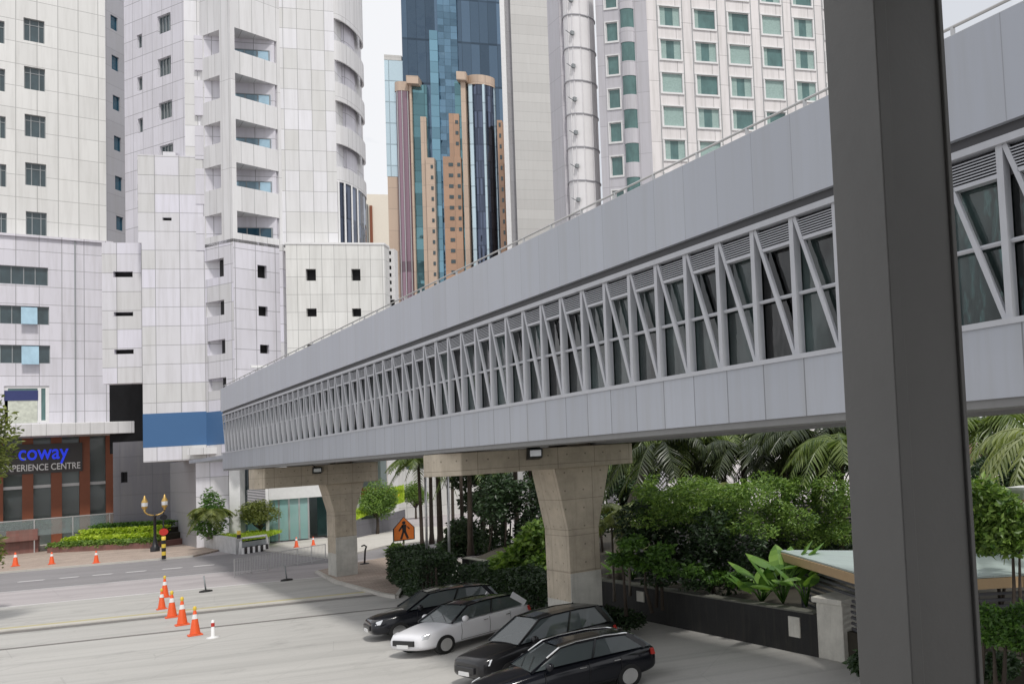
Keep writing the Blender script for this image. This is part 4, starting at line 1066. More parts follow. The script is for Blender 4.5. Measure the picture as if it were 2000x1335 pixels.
zz0, zz1 = Fh2.hit(1230, 187)[1], Fh2.hit(1230, 150)[1]
pts = [(c+R*math.cos(math.pi*i/8), .55*R*math.sin(math.pi*i/8)) for i in range(9)]; pts2 = [(c+R*.93*math.cos(math.pi*i/8), .5*R*math.sin(math.pi*i/8)) for i in range(9)]
for k in range(-3, 6):
    m = MB(); m.prism(pts, zz1-k*dz, zz0-(k-1)*dz, Fh2.P); m.build('bay_spandrel', 'hotel_shade_side', ho)
    m = MB(); m.prism(pts2, zz0-k*dz, zz1-k*dz, Fh2.P); m.build('bay_window', 'pane_teal', ho)
# ribbed rounded bay
pb = Fh2.P(uu, 0, 0); ax = pb+V((-2.1, 1.6, 0))
c = onplane(1140, 300, RW, HV+5.5); c = V((c.x, c.y, 0)); Dd = 95
Rb = 27/1729*Dd*1.05
ang = [math.pi*2*i/48 for i in range(48)]
m = MB(); m.prism([(c.x+Rb*math.cos(a), c.y+Rb*math.sin(a)) for a in ang], G, zHt+2); m.build('round_bay', 'hotel_plain', ho, False)
for k in range(12):
    m = MB()
    z = (atd(1140, 180, 98).z)+dz*.0-dz*k+dz*3
    m.prism([(c.x+(Rb+.1)*math.cos(a), c.y+(Rb+.1)*math.sin(a)) for a in ang], z-.06, z+.05)
    m.build('bay_ring', 'grey_clad', ho)
m = MB()
for k in range(12):
    z = atd(1140, 180, 98).z-dz*k+dz*3
    for a in (rad(205), rad(222), rad(250), rad(285)):
        m.tube([(c.x+(Rb+.05)*math.cos(a), c.y+(Rb+.05)*math.sin(a), z+.1), (c.x+(Rb+.05)*math.cos(a), c.y+(Rb+.05)*math.sin(a), z+dz-.1)], .05, 4)
m.build('bay_strips', 'hotel_plain', ho)
for k in range(12):
    m = MB(); z = atd(1140, 180, 98).z-dz*k+dz*3+dz*.35
    a = rad(222); p = V((c.x+(Rb+.1)*math.cos(a), c.y+(Rb+.1)*math.sin(a), z)); m.box(p.x-.2, p.x+.1, p.y-.25, p.y+.1, z, z+.4); m.tube([p, p+V((-.8, -.2, .25))], .05, 4); m.build('wall_lamp', 'frame_grey', ho)
m = MB(); m.box(c.x-1.7, c.x, c.y+.9, c.y+4, G, zHt, None); m.build('rear_wall', 'hotel_shade_side', ho)
# pale low building and podium seen through the trees
FP = Fac(RW*122, R1)
t = thing('pale_podium', FP.P(hu(1300, 900, FP), 0, G), 'low pale building wall glimpsed through the palms under the footbridge', 'building')
hs = [(u, u+2.2, 4.5, 6.2) for u in (-30, -22)]
wall(FP, hu(778, 950, FP), hu(1420, 950, FP), G, 9.5, hs, 'warm_clad', t, 'wall', .3, 1)
for h in hs: window(FP, h, t, 'frame_grey', 'pane', depth=.2)
#@@PART3
# ================================================================ street furniture
def cone(x, y, label, h=1.15, grp='orange traffic cones', zz=G, lamp=False):
    p = atz(x, y, zz); t = thing('traffic_cone', p, label, 'traffic cone', grp)
    m = MB(); m.box(-.2*h, .2*h, -.2*h, .2*h, 0, .05*h); o = m.build('base', 'orange', None, bevel=.02); o.parent = t
    m = MB(); m.lathe((0, 0, .06*h), [(.155*h, 0), (.145*h, .03*h), (.042*h, .8*h), (.03*h, .82*h), (0, .825*h)], 16); o = m.build('body', 'orange', None, True); o.parent = t
    for a, c in ((.52, .68),):
        ra, rc = .145+(a-.03)*(.042-.145)/.77, .145+(c-.03)*(.042-.145)/.77
        m = MB(); m.lathe((0, 0, .06*h), [((ra+.006)*h, a*h), ((rc+.006)*h, c*h)], 16); o = m.build('reflective_collar', 'white_p', None, True); o.parent = t
    if lamp:
        m = MB(); m.lathe((0, 0, .06*h), [(.03*h, .8*h), (.05*h, .84*h), (.05*h, .93*h), (.02*h, .96*h), (0, .96*h)], 10); o = m.build('cone_lamp', 'yellow_p', None, True); o.parent = t
    return t
zp = G+.13
cone(30, 1105, 'orange cone on the brick pavement, nearest the left edge', 1.25, zz=zp); cone(101, 1101, 'orange cone on the brick pavement, in the middle of the three before the planter', 1.1, zz=zp)
cone(188, 1099, 'orange cone on the brick pavement in front of the stepped hedge, rightmost of three', 1.1, zz=zp)
cone(322, 1166, 'orange cone farthest back in the row of cones crossing the road', 1.15, lamp=True); cone(316, 1189, 'orange cone second from the far end of the row on the road', 1.0, lamp=True)
cone(336, 1205, 'orange cone in the middle of the row on the road', 1.2, lamp=True); cone(356, 1220, 'large orange cone second from the near end of the row on the road', 1.2, lamp=True)
cone(381, 1240, 'orange cone at the near end of the row on the road', 1.15, lamp=True)
cone(579, 1068, 'small orange cone before the lobby glass, left of two', .95, zz=zp); cone(612, 1064, 'small orange cone before the lobby glass, right of two', .8, zz=zp)
p = atz(416, 1245, G); t = thing('delineator_post', p, 'short white and red delineator post at the near end of the cones', 'post')
m = MB(); m.lathe((0, 0, 0), [(.2, 0), (.2, .05), (.06, .08), (.05, .7), (0, .72)], 12); o = m.build('body', 'white_p', None, True); o.parent = t
m = MB(); m.lathe((0, 0, 0), [(.058, .45), (.056, .6)], 12); o = m.build('red_band', 'red_p', None, True); o.parent = t
for x, y, l in ((402, 1155, 'thin knocked post with dark foot lying on the road near the cones'), (560, 1133, 'thin pale post with dark foot standing near the bridge shadow')):
    p = atz(x, y, G); t = thing('marker_post', p, l, 'post', 'thin marker posts on the road')
    m = MB(); m.lathe((0, 0, 0), [(.3, 0), (.28, .08), (.1, .12), (0, .12)], 12); o = m.build('foot', 'rubber', None, True); o.parent = t
    m = MB(); m.tube([(0, 0, .1), (-.08, 0, .9)], .035, 8); o = m.build('stem', 'frame_grey', None, True); o.parent = t
# street lamp
p = atz(303, 1076, zp); t = thing('street_lamp', p, 'ornate black street lamp with twin golden lanterns in front of the dark recess', 'street lamp')
D = ((ROT.transposed() @ (p-CAM)).z)*-1; k = D/F
m = MB(); H_ = 68*k; m.lathe((0, 0, 0), [(.32, 0), (.32, .35), (.2, .5), (.14, .9), (.1, 1.1), (.09, H_), (.14, H_+.05), (0, H_+.1)], 12); o = m.build('post', 'black', None, True); o.parent = t
m = MB()
for s in (-1, 1):
    pts = [(s*(.05+14*k*math.sin(a)), 0, H_+.1+12*k*(1-math.cos(a))*1.0) for a in [math.pi*.5*i/6 for i in range(7)]]; m.tube(pts, .06, 6)
    m.tube([(s*14*k, 0, H_+11*k), (s*14.5*k, 0, H_+15*k)], .07, 6)
o = m.build('scroll_arms', 'gold', None, True); o.parent = t
for s in (-1, 1):
    m = MB(); m.lathe((s*14.5*k, 0, H_+14*k), [(.08, 0), (.2, .2), (.22, .7), (.1, .95), (.05, 1.2), (0, 1.25)], 10); o = m.build('lantern', 'gold', None, True); o.parent = t
    m = MB(); m.lathe((s*14.5*k, 0, H_+14*k), [(.212, .3), (.227, .62)], 10); g = m.build('lantern_glass', 'lamp_glass', None, True); g.parent = t
# striped posts
def striped(x, y, z, px_h, label, disc=False):
    p = atz(x, y, z); D = -((ROT.transposed() @ (p-CAM)).z); k = D/F; t = thing('striped_post', p, label, 'post')
    n = 6; h = px_h*k
    for i in range(n):
        m = MB(); m.lathe((0, 0, 0), [(.13, h*i/n), (.13, h*(i+1)/n)]+([(0, h)] if i == n-1 else []), 10); o = m.build('stripe', 'yellow_p' if i % 2 else 'black', None, True); o.parent = t
    if disc:
        m = MB(); m.tube([(0, -.1, h+.35), (0, .0, h+.35)], .27, 20); o = m.build('round_sign', 'red_p', None, False); o.parent = t
        m = MB(); m.tube([(0, 0, h), (0, 0, h+1.9)], .05, 6); m.tube([(0.0, -.05, h+1.5), (0, .05, h+1.5)], .22, 16); o = m.build('mirror', 'black', None); o.parent = t
striped(320, 1091, zp, 44, 'yellow and black striped post with a red round sign at the ramp mouth', True)
striped(467, 1081, G, 45, 'yellow and black striped post at the end of the low pale wall')
# low wall along the ramp + lawn
a, b_, c_ = atz(385, 1052, G), atz(461, 1082, G), atz(425, 1050, G)
t = thing('low_wall', b_, 'low pale wall beside the ramp with lawn behind it', 'wall')
a = V((13.2, 106, 0)); q = V((b_.x, b_.y, 0)); dirw = (q-a)
def ztop(p, y, x): 
    d = ray(x, y); s = V((p.x, p.y, 0)).length/math.hypot(d.x, d.y); return CH+d.z*s
aw = onplane(386, 1062, RW, 99.5); aw.z = 0
m = MB(); n = V((dirw.y, -dirw.x, 0)).normalized()*.3
q2 = aw; zt0, zt1 = ztop(q2, 1040, 386), ztop(q, 1052, 460)
m.hexa([V((q2.x, q2.y, G-1)), V((q.x, q.y, G-1)), V((q.x+.4, q.y+.1, G-1)), V((q2.x+.4, q2.y+.1, G-1)), V((q2.x, q2.y, zt0)), V((q.x, q.y, zt1)), V((q.x+.4, q.y+.1, zt1)), V((q2.x+.4, q2.y+.1, zt0))])
m.build('wall_face', 'wall_lt', t)
e = atz(520, 1073, G); m = MB(); m.prism([(q.x+.2, q.y-.02), (e.x, e.y), (e.x+.2, e.y+.4), (q.x+.2, q.y+.4)], G-.2, zt1-.35); m.build('dark_return_wall', 'frame_grey', t)
lawn_z = zt1-.25
pts = [(q.x+.45, q.y+.3), (e.x+.1, e.y+.5), (e.x+2, e.y+6), (q2.x+3, q2.y+5), (q2.x+.5, q2.y)]
def grass_patch(name, pts, z, n, mat, seed, zf=None, base='grass', h=.35):
    rnd = random.Random(seed); b = MB().mat(mat); xs = [p[0] for p in pts]; yy = [p[1] for p in pts]
    zfun = zf or (lambda x, y: z)
    def inside(x, y):
        r = False; j = len(pts)-1
        for i in range(len(pts)):
            if (pts[i][1] > y) != (pts[j][1] > y) and x < (pts[j][0]-pts[i][0])*(y-pts[i][1])/(pts[j][1]-pts[i][1])+pts[i][0]: r = not r
            j = i
        return r
    b.face([(p[0], p[1], zfun(*p)) for p in pts])
    while n:
        x, y = rnd.uniform(min(xs), max(xs)), rnd.uniform(min(yy), max(yy))
        if inside(x, y):
            n -= 1; a = rnd.uniform(0, 6.28); w = .06; d = V((math.cos(a)*w, math.sin(a)*w, 0)); p = V((x, y, zfun(x, y)))
            b.face([p-d, p+d, p+V((rnd.uniform(-.15, .15), rnd.uniform(-.15, .15), h*rnd.uniform(.5, 1)))])
    return tag(b.build(name), kind='stuff')
grass_patch('lawn', pts, lawn_z, 5000, 'hedge_y', 5)
# white and black kerb barrier
p0, p1 = atz(470, 1082, G), atz(522, 1074, G)
t = thing('kerb_barrier', p0, 'low white rail barrier with black stripes at the foot of the lawn', 'barrier')
m = MB(); m.beam(p0+V((0, 0, .25)), p1+V((0, 0, .25)), .35, .5); m.build('kerb_block', 'white_p', t)
for i in range(5):
    s = (i+.35)/5; a, c = p0.lerp(p1, s), p0.lerp(p1, s+.1); m = MB(); m.beam(a+V((0, -.0, .27)), c+V((0, -.0, .27)), .40, .52); m.build('black_stripe', 'black', t)
m = MB(); u = V((0, 0, 1)); m.tube([p0, p0+u*1.0, p0.lerp(p1, .06)+u*1.25, p1.lerp(p0, .04)+u*1.25, p1+u*.9, p1], .09, 8); m.build('rail', 'white_p', t, True)
# thin pipe barrier in the bridge shade
p0, p1 = atz(458, 1128, G), atz(636, 1094, G)
t = thing('crowd_barrier', p0, 'thin grey metal crowd barriers across the road in the bridge shade', 'barrier')
m = MB(); n_ = 60
for i in range(n_+1):
    p = p0.lerp(p1, i/n_); m.tube([p+u*.15, p+u*1.15], .009, 4, False)
m.build('bars', 'steel', t)
m = MB(); m.tube([p0+u*1.15, p1+u*1.15], .022, 6); m.tube([p0+u*.15, p1+u*.15], .02, 6)
for i in range(7):
    p = p0.lerp(p1, i/6); m.tube([p, p+u*1.15], .025, 6)
m.build('frame', 'steel', t)
# dark wall with raised lawn and flowers at the bend of the side road
w = [atz(694, 1050, G+.13), atz(735, 1041, G+.13), atz(792, 1030, G+.13)]
t = thing('retaining_wall', w[1], 'dark low retaining wall below the bright lawn and flower bed', 'wall')
tops = [ztop(V((w[0].x, w[0].y, 0)), 1017, 694), ztop(V((w[1].x, w[1].y, 0)), 1010, 735), ztop(V((w[2].x, w[2].y, 0)), 994, 792)]
for i in range(2):
    m = MB(); a, c = w[i], w[i+1]; o_ = V((.15, .5, 0)); a0_, c0_ = V((a.x, a.y, G)), V((c.x, c.y, G))
    m.hexa([a0_, c0_, c0_+o_, a0_+o_, V((a.x, a.y, tops[i])), V((c.x, c.y, tops[i+1])), V((c.x, c.y, tops[i+1]))+o_, V((a.x, a.y, tops[i]))+o_]); m.build('wall_panel', 'dark_clad', t)
pts = [(w[0].x, w[0].y+.3), (w[1].x, w[1].y+.3), (w[2].x, w[2].y+.3), (w[2].x+3, w[2].y+12), (w[0].x+1, w[0].y+12)]
zf_ = lambda x, y: tops[0]+(x-w[0].x)/(w[2].x-w[0].x)*(tops[2]-tops[0])+.1*(y-w[0].y)
grass_patch('lawn', pts, 0, 7000, 'hedge_y', 8, zf_)
pf = V((w[2].x-1.4, w[2].y+3.4, zf_(w[2].x-1, w[2].y+3)+.3))
t = thing('flower_bed', pf, 'bed of red and yellow flowers on the lawn behind the street tree', 'flowers')
crown('red_flowers', [(pf.x-.6, pf.y+1.2, pf.z+.6, 1.3, .8, .5)], 500, .22, 'flower_r', t, 4, .8); crown('yellow_flowers', [(pf.x+.3, pf.y, pf.z+.1, 1.5, .7, .4)], 500, .2, 'flower_y', t, 5, .8)
# warning sign
ps = atz(790, 1108, G+.1); D = -((ROT.transposed() @ (ps-CAM)).z); k = D/F
t = thing('school_crossing_sign', ps, 'orange pentagon warning sign with a walking figure, on a thin pole at the hedge', 'road sign')
m = MB(); m.tube([(0, .04, 0), (0, .04, 100*k*.62+.9)], .05, 8); o = m.build('pole', 'bark_grey', None, True); o.parent = t
W_ = 18.5*k; zc_ = 1045-0; zb_ = (1108-1055)*k; 
pent = [(-W_, zb_), (W_, zb_), (W_, zb_+24*k), (0, zb_+46*k), (-W_, zb_+24*k)]
m = MB(); Fp = lambda x, y, z: V((x, -.04-z, y))
m.prism(pent, 0, .03, Fp); o = m.build('sign_plate', 'black', None); o.parent = t
m = MB(); m.prism([(x*.9, zb_+.06+(y-zb_)*.93) for x, y in pent], .032, .04, Fp); o2 = m.build('sign_face', 'sign_o', None); o2.parent = t
m = MB(); z0 = zb_+.1; s = 34*k
m.tube([Fp(0, z0+s*.93, .045), Fp(0, z0+s*.93, .06)], s*.09, 12)
for pl in ([(-.1, .82), (.12, .82), (.1, .42), (-.08, .42)], [(-.08, .43), (.02, .43), (-.1, .0), (-.2, .02)], [(-.02, .43), (.1, .43), (.24, .04), (.14, .0)], [(-.1, .8), (-.02, .76), (-.22, .45), (-.28, .5)], [(.08, .8), (.13, .74), (.3, .58), (.26, .52)]):
    m.prism([(x*s, z0+y*s) for x, y in pl], .045, .055, Fp)
o3 = m.build('walking_figure', 'black', None); o3.parent = o2
# black lamp bollard + red pot
p = atz(712, 1102, G+.1); t = thing('bent_post', p, 'short black post with curved top on the island pavement', 'post')
m = MB(); m.tube([(0, 0, 0), (.05, 0, .9), (.12, 0, 1.15), (.0, 0, 1.25), (-.15, 0, 1.2)], .05, 8); o = m.build('stem', 'black', None, True); o.parent = t
m = MB(); m.lathe((0, 0, 0), [(.28, 0), (.25, .1), (0, .12)], 10); o = m.build('foot', 'black', None, True); o.parent = t
p = atz(776, 1118, G+.1); t = thing('plant_pot', p, 'red pot with a small leafy plant beside the warning sign', 'plant pot')
m = MB(); m.lathe((0, 0, 0), [(.25, 0), (.34, .9), (.38, 1.0), (.3, 1.0), (.28, .9), (0, .88)], 14); o = m.build('pot', 'red_p', None, True); o.parent = t
crown('foliage', [(p.x, p.y, p.z+1.3, .5, .5, .4)], 260, .28, 'leaf_bright', t, 6, .6)
# flagpoles / tall thin poles
for i, (x, y0, y1, Y, lab) in enumerate(((834, 1115, 880, 52, 'thin pale pole nearer the warning sign, rising behind the hedge'), (878, 1118, 912, 50, 'pale pole with a red bracket under the pier cap'))):
    p = aty(x, y0, Y); q_ = aty(x-4, y1, Y); t = thing('thin_pole', p, lab, 'pole')
    m = MB(); m.tube([p-V((0, 0, .5)), q_], .06, 8); m.build('shaft', 'steel', t, True)
    if i: m = MB(); m.box(q_.x-.45, q_.x+.6, q_.y-.1, q_.y+.1, q_.z-.15, q_.z+.25); m.build('bracket', 'brown_col', t)
# security cameras
for x, l in ((503, 'white security camera on the bridge roof rail, left of the pair'), (517, 'white security camera on the bridge roof rail, right of the pair')):
    p = atx(x, 716, 9.25); t = thing('security_camera', p, l, 'camera', 'cameras on the bridge roof')
    m = MB(); m.box(p.x-.3, p.x+.2, p.y-.12, p.y+.12, p.z-.06, p.z+.08); m.build('housing', 'white_p', t)
    m = MB(); m.tube([(p.x, p.y, p.z), (p.x, p.y, ZT-.05)], .025, 6); m.build('stalk', 'steel', t)
# planters by the shop
pa, pb_ = atz(92, 1079, zp), atz(300, 1069, zp)
d = (pb_-pa); L_ = d.length; Fpl = Fac(pa, d)
def uvz(u, w, z): return Fpl.P(u, w, z)
t = thing('stepped_planter', pa, 'long red tiled planter with stepped bright hedges in front of the shop terrace', 'planter')
m = MB(); m.box(0, L_, -4.5, 0, G, zp+.5, uvz); m.build('planter_wall', 'brickred', t)
m = MB(); m.box(.1, L_-1, -4.4, -1.7, zp+.5, zp+1.1, uvz); m.box(.1, L_-2, -4.4, -2.9, zp+1.1, zp+1.55, uvz); m.build('planter_soil', 'soil', t)
for i, (w0, w1, z0, z1, u0, u1, mt) in enumerate(((-.8, -.05, .45, .8, -.1, L_, 'leaf_bright'), (-1.6, -.8, .75, 1.2, .6, L_-.6, 'hedge_y'), (-2.8, -1.9, 1.2, 1.75, .8, L_-1.6, 'hedge_y'), (-3.9, -3.0, 1.6, 2.15, .8, L_-2.2, 'leaf'))):
    rnd = random.Random(20+i); b = MB()
    for _ in range(2600):
        u_ = rnd.uniform(u0, u1); w_, z_ = rnd.uniform(w0, w1), rnd.uniform(z0, z1)+.1*math.sin(u_*2+i)
        if rnd.random() < .5: z_ = z1
        elif rnd.random() < .5: w_ = w1
        leaf(b, uvz(u_, w_, zp+z_), .26, rnd, .6)
    b.build('hedge_row', mt, t)
pa2 = atz(-30, 1070, zp); t = thing('low_planter', pa2, 'red tiled planter box at the left edge, level with the shop terrace', 'planter')
Fp2 = Fac(aty(-30, 1060, pa.y+3), V((1, -.05, 0)))
r = Fp2.rect(-30, 1036, 74, 1058); m = MB(); m.box(r[0], r[1], -3, 0, r[2], r[3], Fp2.P); m.box(r[0], r[1], -3, -.6, G, r[2], Fp2.P); m.build('planter_wall', 'brickred', t)
crown('hedge_row', [((Fp2.P(r[0]+(r[1]-r[0])*s, -1, r[3]+.2).x), Fp2.P(r[0]+(r[1]-r[0])*s, -1, 0).y, r[3]+.25, 1.2, .8, .45) for s in (.1, .3, .5, .7, .9)], 1600, .3, 'leaf_dark', t, 9, .6)
# ================================================================ trees near the buildings
b0 = atz(408, 1040, lawn_z); pb = V((b0.x*.86, b0.y*.86, lawn_z))
bs = onplane(410, 1040, RW, 94.3); bs.z = lawn_z
t = palm('bush_palm', bs, 2.4, 1.9, 'bushy palm with pale tips growing behind the low pale wall', 'leaf_olive', 26, 3, .16, ll=.7, hang=.4, cat='palm')
crown('lower_leaves', [(bs.x, bs.y, bs.z+1.5, 1.1, 1.0, 1.4), (bs.x+.2, bs.y, bs.z+2.8, .75, .7, 1.2), (bs.x-.1, bs.y, bs.z+3.6, .4, .4, .8)], 2300, .32, 'leaf', t, 12, .35)
def topi(x, yb, yc, rx, ry, v, label, seed, mat='leaf_bright', n=7000, lean=0, size=.2, tr=.12):
    p = onplane(x+lean, yb, RW, v); c = onplane(x, yc, RW, v); D = -((ROT.transposed() @ (c-CAM)).z); k = D/F
    t = tree('clipped_tree', (p.x, p.y, p.z), c.z-p.z-ry*k*.15, (rx*k*.92, rx*k*.92, ry*k*.85), label, 'tree', mat, n, size, seed, tr, 'clipped round trees by the road', 22, lean=(c.x-p.x, 0))
    return t
topi(503, 1072, 996, 35, 28, 96, 'small clipped tree with an olive crown before the lobby glass', 31, 'leaf_olive', 5000, 14)
topi(737, 1046, 968, 36, 42, 95.5, 'clipped round street tree with a dense crown and thin trunk right of the far pier', 32, 'leaf_bright', 9000)
topi(812, 1030, 955, 26, 30, 118, 'yellow green clipped tree partly hidden behind the palm trunks', 33, 'leaf_bright', 5000)
# tree at the left frame edge
c = aty(-104, 868, 62); p = V((c.x, 62, G))
tree('street_tree', p, c.z-G, (2.1, 2.1, 3.5), 'leafy olive green tree cut by the left edge of the view', 'tree', 'leaf_olive', 14000, .26, 41, .2, None, 30)
c = aty(-10, 1002, 70); crn = thing('roadside_bush', (c.x, c.y, G), 'small bush at the left edge below the street tree', 'bush')
crown('foliage', blobs((c.x-.4, c.y, c.z-1), (1.4, 1.2, 2.2), 8, random.Random(4)), 2500, .24, 'leaf_olive', crn, 5)
m = MB(); m.tube([(c.x-.4, c.y, G), (c.x-.4, c.y, c.z-1)], .08, 6); m.build('stem', 'bark', crn)
# ================================================================ cars
def car(loc, paintm, label, roofm=None, suv=0, rot=0, seed=0, pillar_m=None, roof_glint=False):
    t = thing('parked_car', (0, 0, 0), label, 'car', 'cars parked under the footbridge')
    L, W = 4.45, 1.8
    roofm = roofm or paintm; dz = .12*suv
    st = [(-2.22, .62, .35, .62), (-2.15, .76, .24, .72), (-1.9, .85, .2, .80), (-1.3, .89, .2, .90), (-.75, .9, .2, .96), (.0, .9, .2, .98), (1.0, .9, .2, 1.0), (1.7, .88, .22, 1.0), (2.1, .8, .27, .95), (2.22, .7, .4, .85)]
    m = MB(); rings = []
    for x, w_, zb, zt in st:
        zt += dz*.6; crn_ = .09
        rings.append([(x, -w_*.93, zb), (x, -w_, zb+.14), (x, -w_*1.0, (zb+zt)/2), (x, -w_*.965, zt-crn_), (x, -w_*.86, zt), (x, -w_*.4, zt+.035), (x, w_*.4, zt+.035), (x, w_*.86, zt), (x, w_*.965, zt-crn_), (x, w_, (zb+zt)/2), (x, w_, zb+.14), (x, w_*.93, zb)])
    for i in range(len(rings)-1):
        for j in range(12):
            k2 = (j+1) % 12; m.face([rings[i][j], rings[i+1][j], rings[i+1][k2], rings[i][k2]])
    m.face(rings[0]); m.face(rings[-1][::-1])
    o = m.build('body', paintm, None, True); o.parent = t
    import bmesh
    bm = bmesh.new(); bm.from_mesh(o.data); bmesh.ops.remove_doubles(bm, verts=bm.verts, dist=.001); bmesh.ops.recalc_face_normals(bm, faces=bm.faces); bm.to_mesh(o.data); bm.free()
    s_ = o.modifiers.new('s', 'SUBSURF'); s_.levels = s_.render_levels = 2
    zr_ = 1.43+dz*1.6
    lo = [(-1.1, .80, .95), (-.3, .83, .98), (.9, .83, 1.0), (1.75, .80, 1.0), (2.05, .74, .97)]
    hi = [(-.35, .62, zr_-.05), (.05, .66, zr_), (.8, .67, zr_+.01), (1.35, .64, zr_-.03), (1.62, .6, zr_-.09)]
    if suv: hi = [(a+(.14*i/4), b1, c1) for i, (a, b1, c1) in enumerate(hi)]
    for s in (-1, 1):
        m = MB()
        for i in range(4):
            q_ = [(lo[i][0], s*lo[i][1], lo[i][2]+dz*.5), (lo[i+1][0], s*lo[i+1][1], lo[i+1][2]+dz*.5), (hi[i+1][0], s*hi[i+1][1], hi[i+1][2]), (hi[i][0], s*hi[i][1], hi[i][2])]
            m.face(q_ if s < 0 else q_[::-1])
        o1 = m.build('side_windows', 'car_glass', None); o1.parent = t
    m = MB(); q_ = [(lo[0][0], .8, .95+dz*.5), (lo[0][0], -.8, .95+dz*.5), (hi[0][0], -.62, hi[0][2]), (hi[0][0], .62, hi[0][2])]
    m.face(q_); o1 = m.build('windscreen', 'car_glass', None); o1.parent = t
    m = MB(); m.face([(lo[4][0], -.74, .97+dz*.5), (lo[4][0], .74, .97+dz*.5), (hi[4][0], .6, hi[4][2]), (hi[4][0], -.6, hi[4][2])]); o1 = m.build('rear_window', 'car_glass', None); o1.parent = t
    m = MB()
    for i in range(4):
        m.face([(hi[i][0], -hi[i][1], hi[i][2]), (hi[i+1][0], -hi[i+1][1], hi[i+1][2]), (hi[i+1][0], -.3, hi[i+1][2]+.04), (hi[i][0], -.3, hi[i][2]+.04)])
        m.face([(hi[i][0], -.3, hi[i][2]+.04), (hi[i+1][0], -.3, hi[i+1][2]+.04), (hi[i+1][0], .3, hi[i+1][2]+.04), (hi[i][0], .3, hi[i][2]+.04)])
        m.face([(hi[i][0], .3, hi[i][2]+.04), (hi[i+1][0], .3, hi[i+1][2]+.04), (hi[i+1][0], hi[i+1][1], hi[i+1][2]), (hi[i][0], hi[i][1], hi[i][2])])
    o1 = m.build('roof', roofm, None, True); o1.parent = t
    for s in (-1, 1):
        m = MB()
        for (a, c, w_) in ((lo[0], hi[0], .07), (((lo[1][0]+lo[2][0])/2+.1, .835, .99), (hi[2][0]-.25, .67, hi[2][2]), .05)):
            m.beam((a[0], s*(a[1]+.006), a[2]+dz*.5), (c[0], s*(c[1]+.006), c[2]), w_, .03, V((0, 1, 0)))
        for i in range(4): m.beam((hi[i][0], s*hi[i][1], hi[i][2]), (hi[i+1][0], s*hi[i+1][1], hi[i+1][2]), .05, .05)
        o1 = m.build('window_pillars', paintm if not roofm == 'car_black' else 'car_black', None); o1.parent = t
        m = MB(); m.beam((lo[3][0]+.1, s*.80, 1.0+dz*.5), (hi[3][0]+.05, s*.655, hi[3][2]), .26 if pillar_m else .12, .03, V((0, 1, 0))); o1 = m.build('rear_pillar', pillar_m or paintm, None); o1.parent = t
        m = MB(); m.lathe((0, 0, 0), [(0, -.02), (.06, 0), (.1, .06), (.1, .14), (.05, .19), (0, .2)], 8)
        o1 = m.build('mirror', paintm, None, True); o1.parent = t; o1.location = (-.72, s*.98, .93+dz*.5)
        for xx in (-1.38, 1.36):
            m = MB(); m.tube([(xx, s*.70, .31), (xx, s*.905, .31)], .315, 24); w_ = m.build('wheel', 'rubber', None); w_.parent = t
            m = MB(); m.tube([(xx, s*.88, .31), (xx, s*.915, .31)], .2, 5); m.tube([(xx, s*.86, .31), (xx, s*.91, .31)], .21, 24); q1 = m.build('rim', 'chrome', None); q1.parent = w_
        m = MB(); m.hexa([(-2.17, s*.42, .58), (-2.12, s*.74, .6), (-1.95, s*.82, .62), (-1.95, s*.45, .6), (-2.12, s*.42, .7), (-2.06, s*.72, .74), (-1.86, s*.81, .79), (-1.9, s*.45, .78)]); o1 = m.build('headlight', 'lamp_glass', None, bevel=.02); o1.parent = t
        m = MB(); m.hexa([(2.1, s*.45, .72), (2.14, s*.8, .72), (2.0, s*.86, .74), (2.0, s*.5, .72), (2.1, s*.45, .9), (2.1, s*.76, .9), (1.98, s*.84, .9), (2.0, s*.5, .9)]); o1 = m.build('tail_light', 'red_p', None, bevel=.02); o1.parent = t
        if roof_glint:
            m = MB(); m.tube([(hi[0][0]-.35, s*.70, zr_-.22), (hi[0][0], s*.66, zr_-.01), (hi[1][0], s*.66, zr_+.045), (hi[2][0], s*.67, zr_+.055), (hi[3][0], s*.65, zr_+.0), (hi[4][0], s*.61, zr_-.09)], .028, 6); o1 = m.build('roof_edge_bar', 'chrome', None, True); o1.parent = t  # chrome tube stands for a reflection along the roof edge
    for s in (-1, 1):
        m = MB()
        for xx in (-.82, .28, 1.12): m.tube([(xx, s*.902, .34), (xx+.03, s*.912, .62), (xx+.02, s*.885, .9)], .006, 4)
        m.tube([(-.82, s*.903, .34), (1.1, s*.903, .34)], .006, 4)
        o1 = m.build('door_seams', 'rubber', None); o1.parent = t
        for xx in (.05, .95):
            m = MB(); m.box(xx, xx+.17, s*.9-.015, s*.9+.015, .80, .825); o1 = m.build('door_handle', 'chrome', None, bevel=.006); o1.parent = t
    m = MB(); m.box(-1.06, -1.02, -.75, .7, .93, .95); m.tube([(-1.07, -.5, .985), (-.75, .1, 1.17)], .008, 4); m.tube([(-1.07, .1, .985), (-.8, .62, 1.12)], .008, 4); o1 = m.build('wipers', 'rubber', None); o1.parent = t
    for s in (-1, 1):
        m = MB(); m.lathe((-.05+0, s*.36, .95), [(.0, 0), (.24, 0), (.26, .2), (.16, .32), (0, .36)], 10); o1 = m.build('seat', 'interior', None, True); o1.parent = t
    m = MB(); m.box(-2.25, -2.17, -.5, .5, .42, .6); o1 = m.build('grille', 'black', None, bevel=.02); o1.parent = t
    m = MB(); m.box(-2.27, -2.245, -.26, .26, .36, .47); o1 = m.build('number_plate', 'white_p', None); o1.parent = t
    t.location = loc; t.rotation_euler = (0, 0, rot)
    return t
car((11.0, 38.9, G+.0), 'car_black', 'black car parked farthest from the viewer beside the dark hedge', suv=.4, rot=rad(-3))
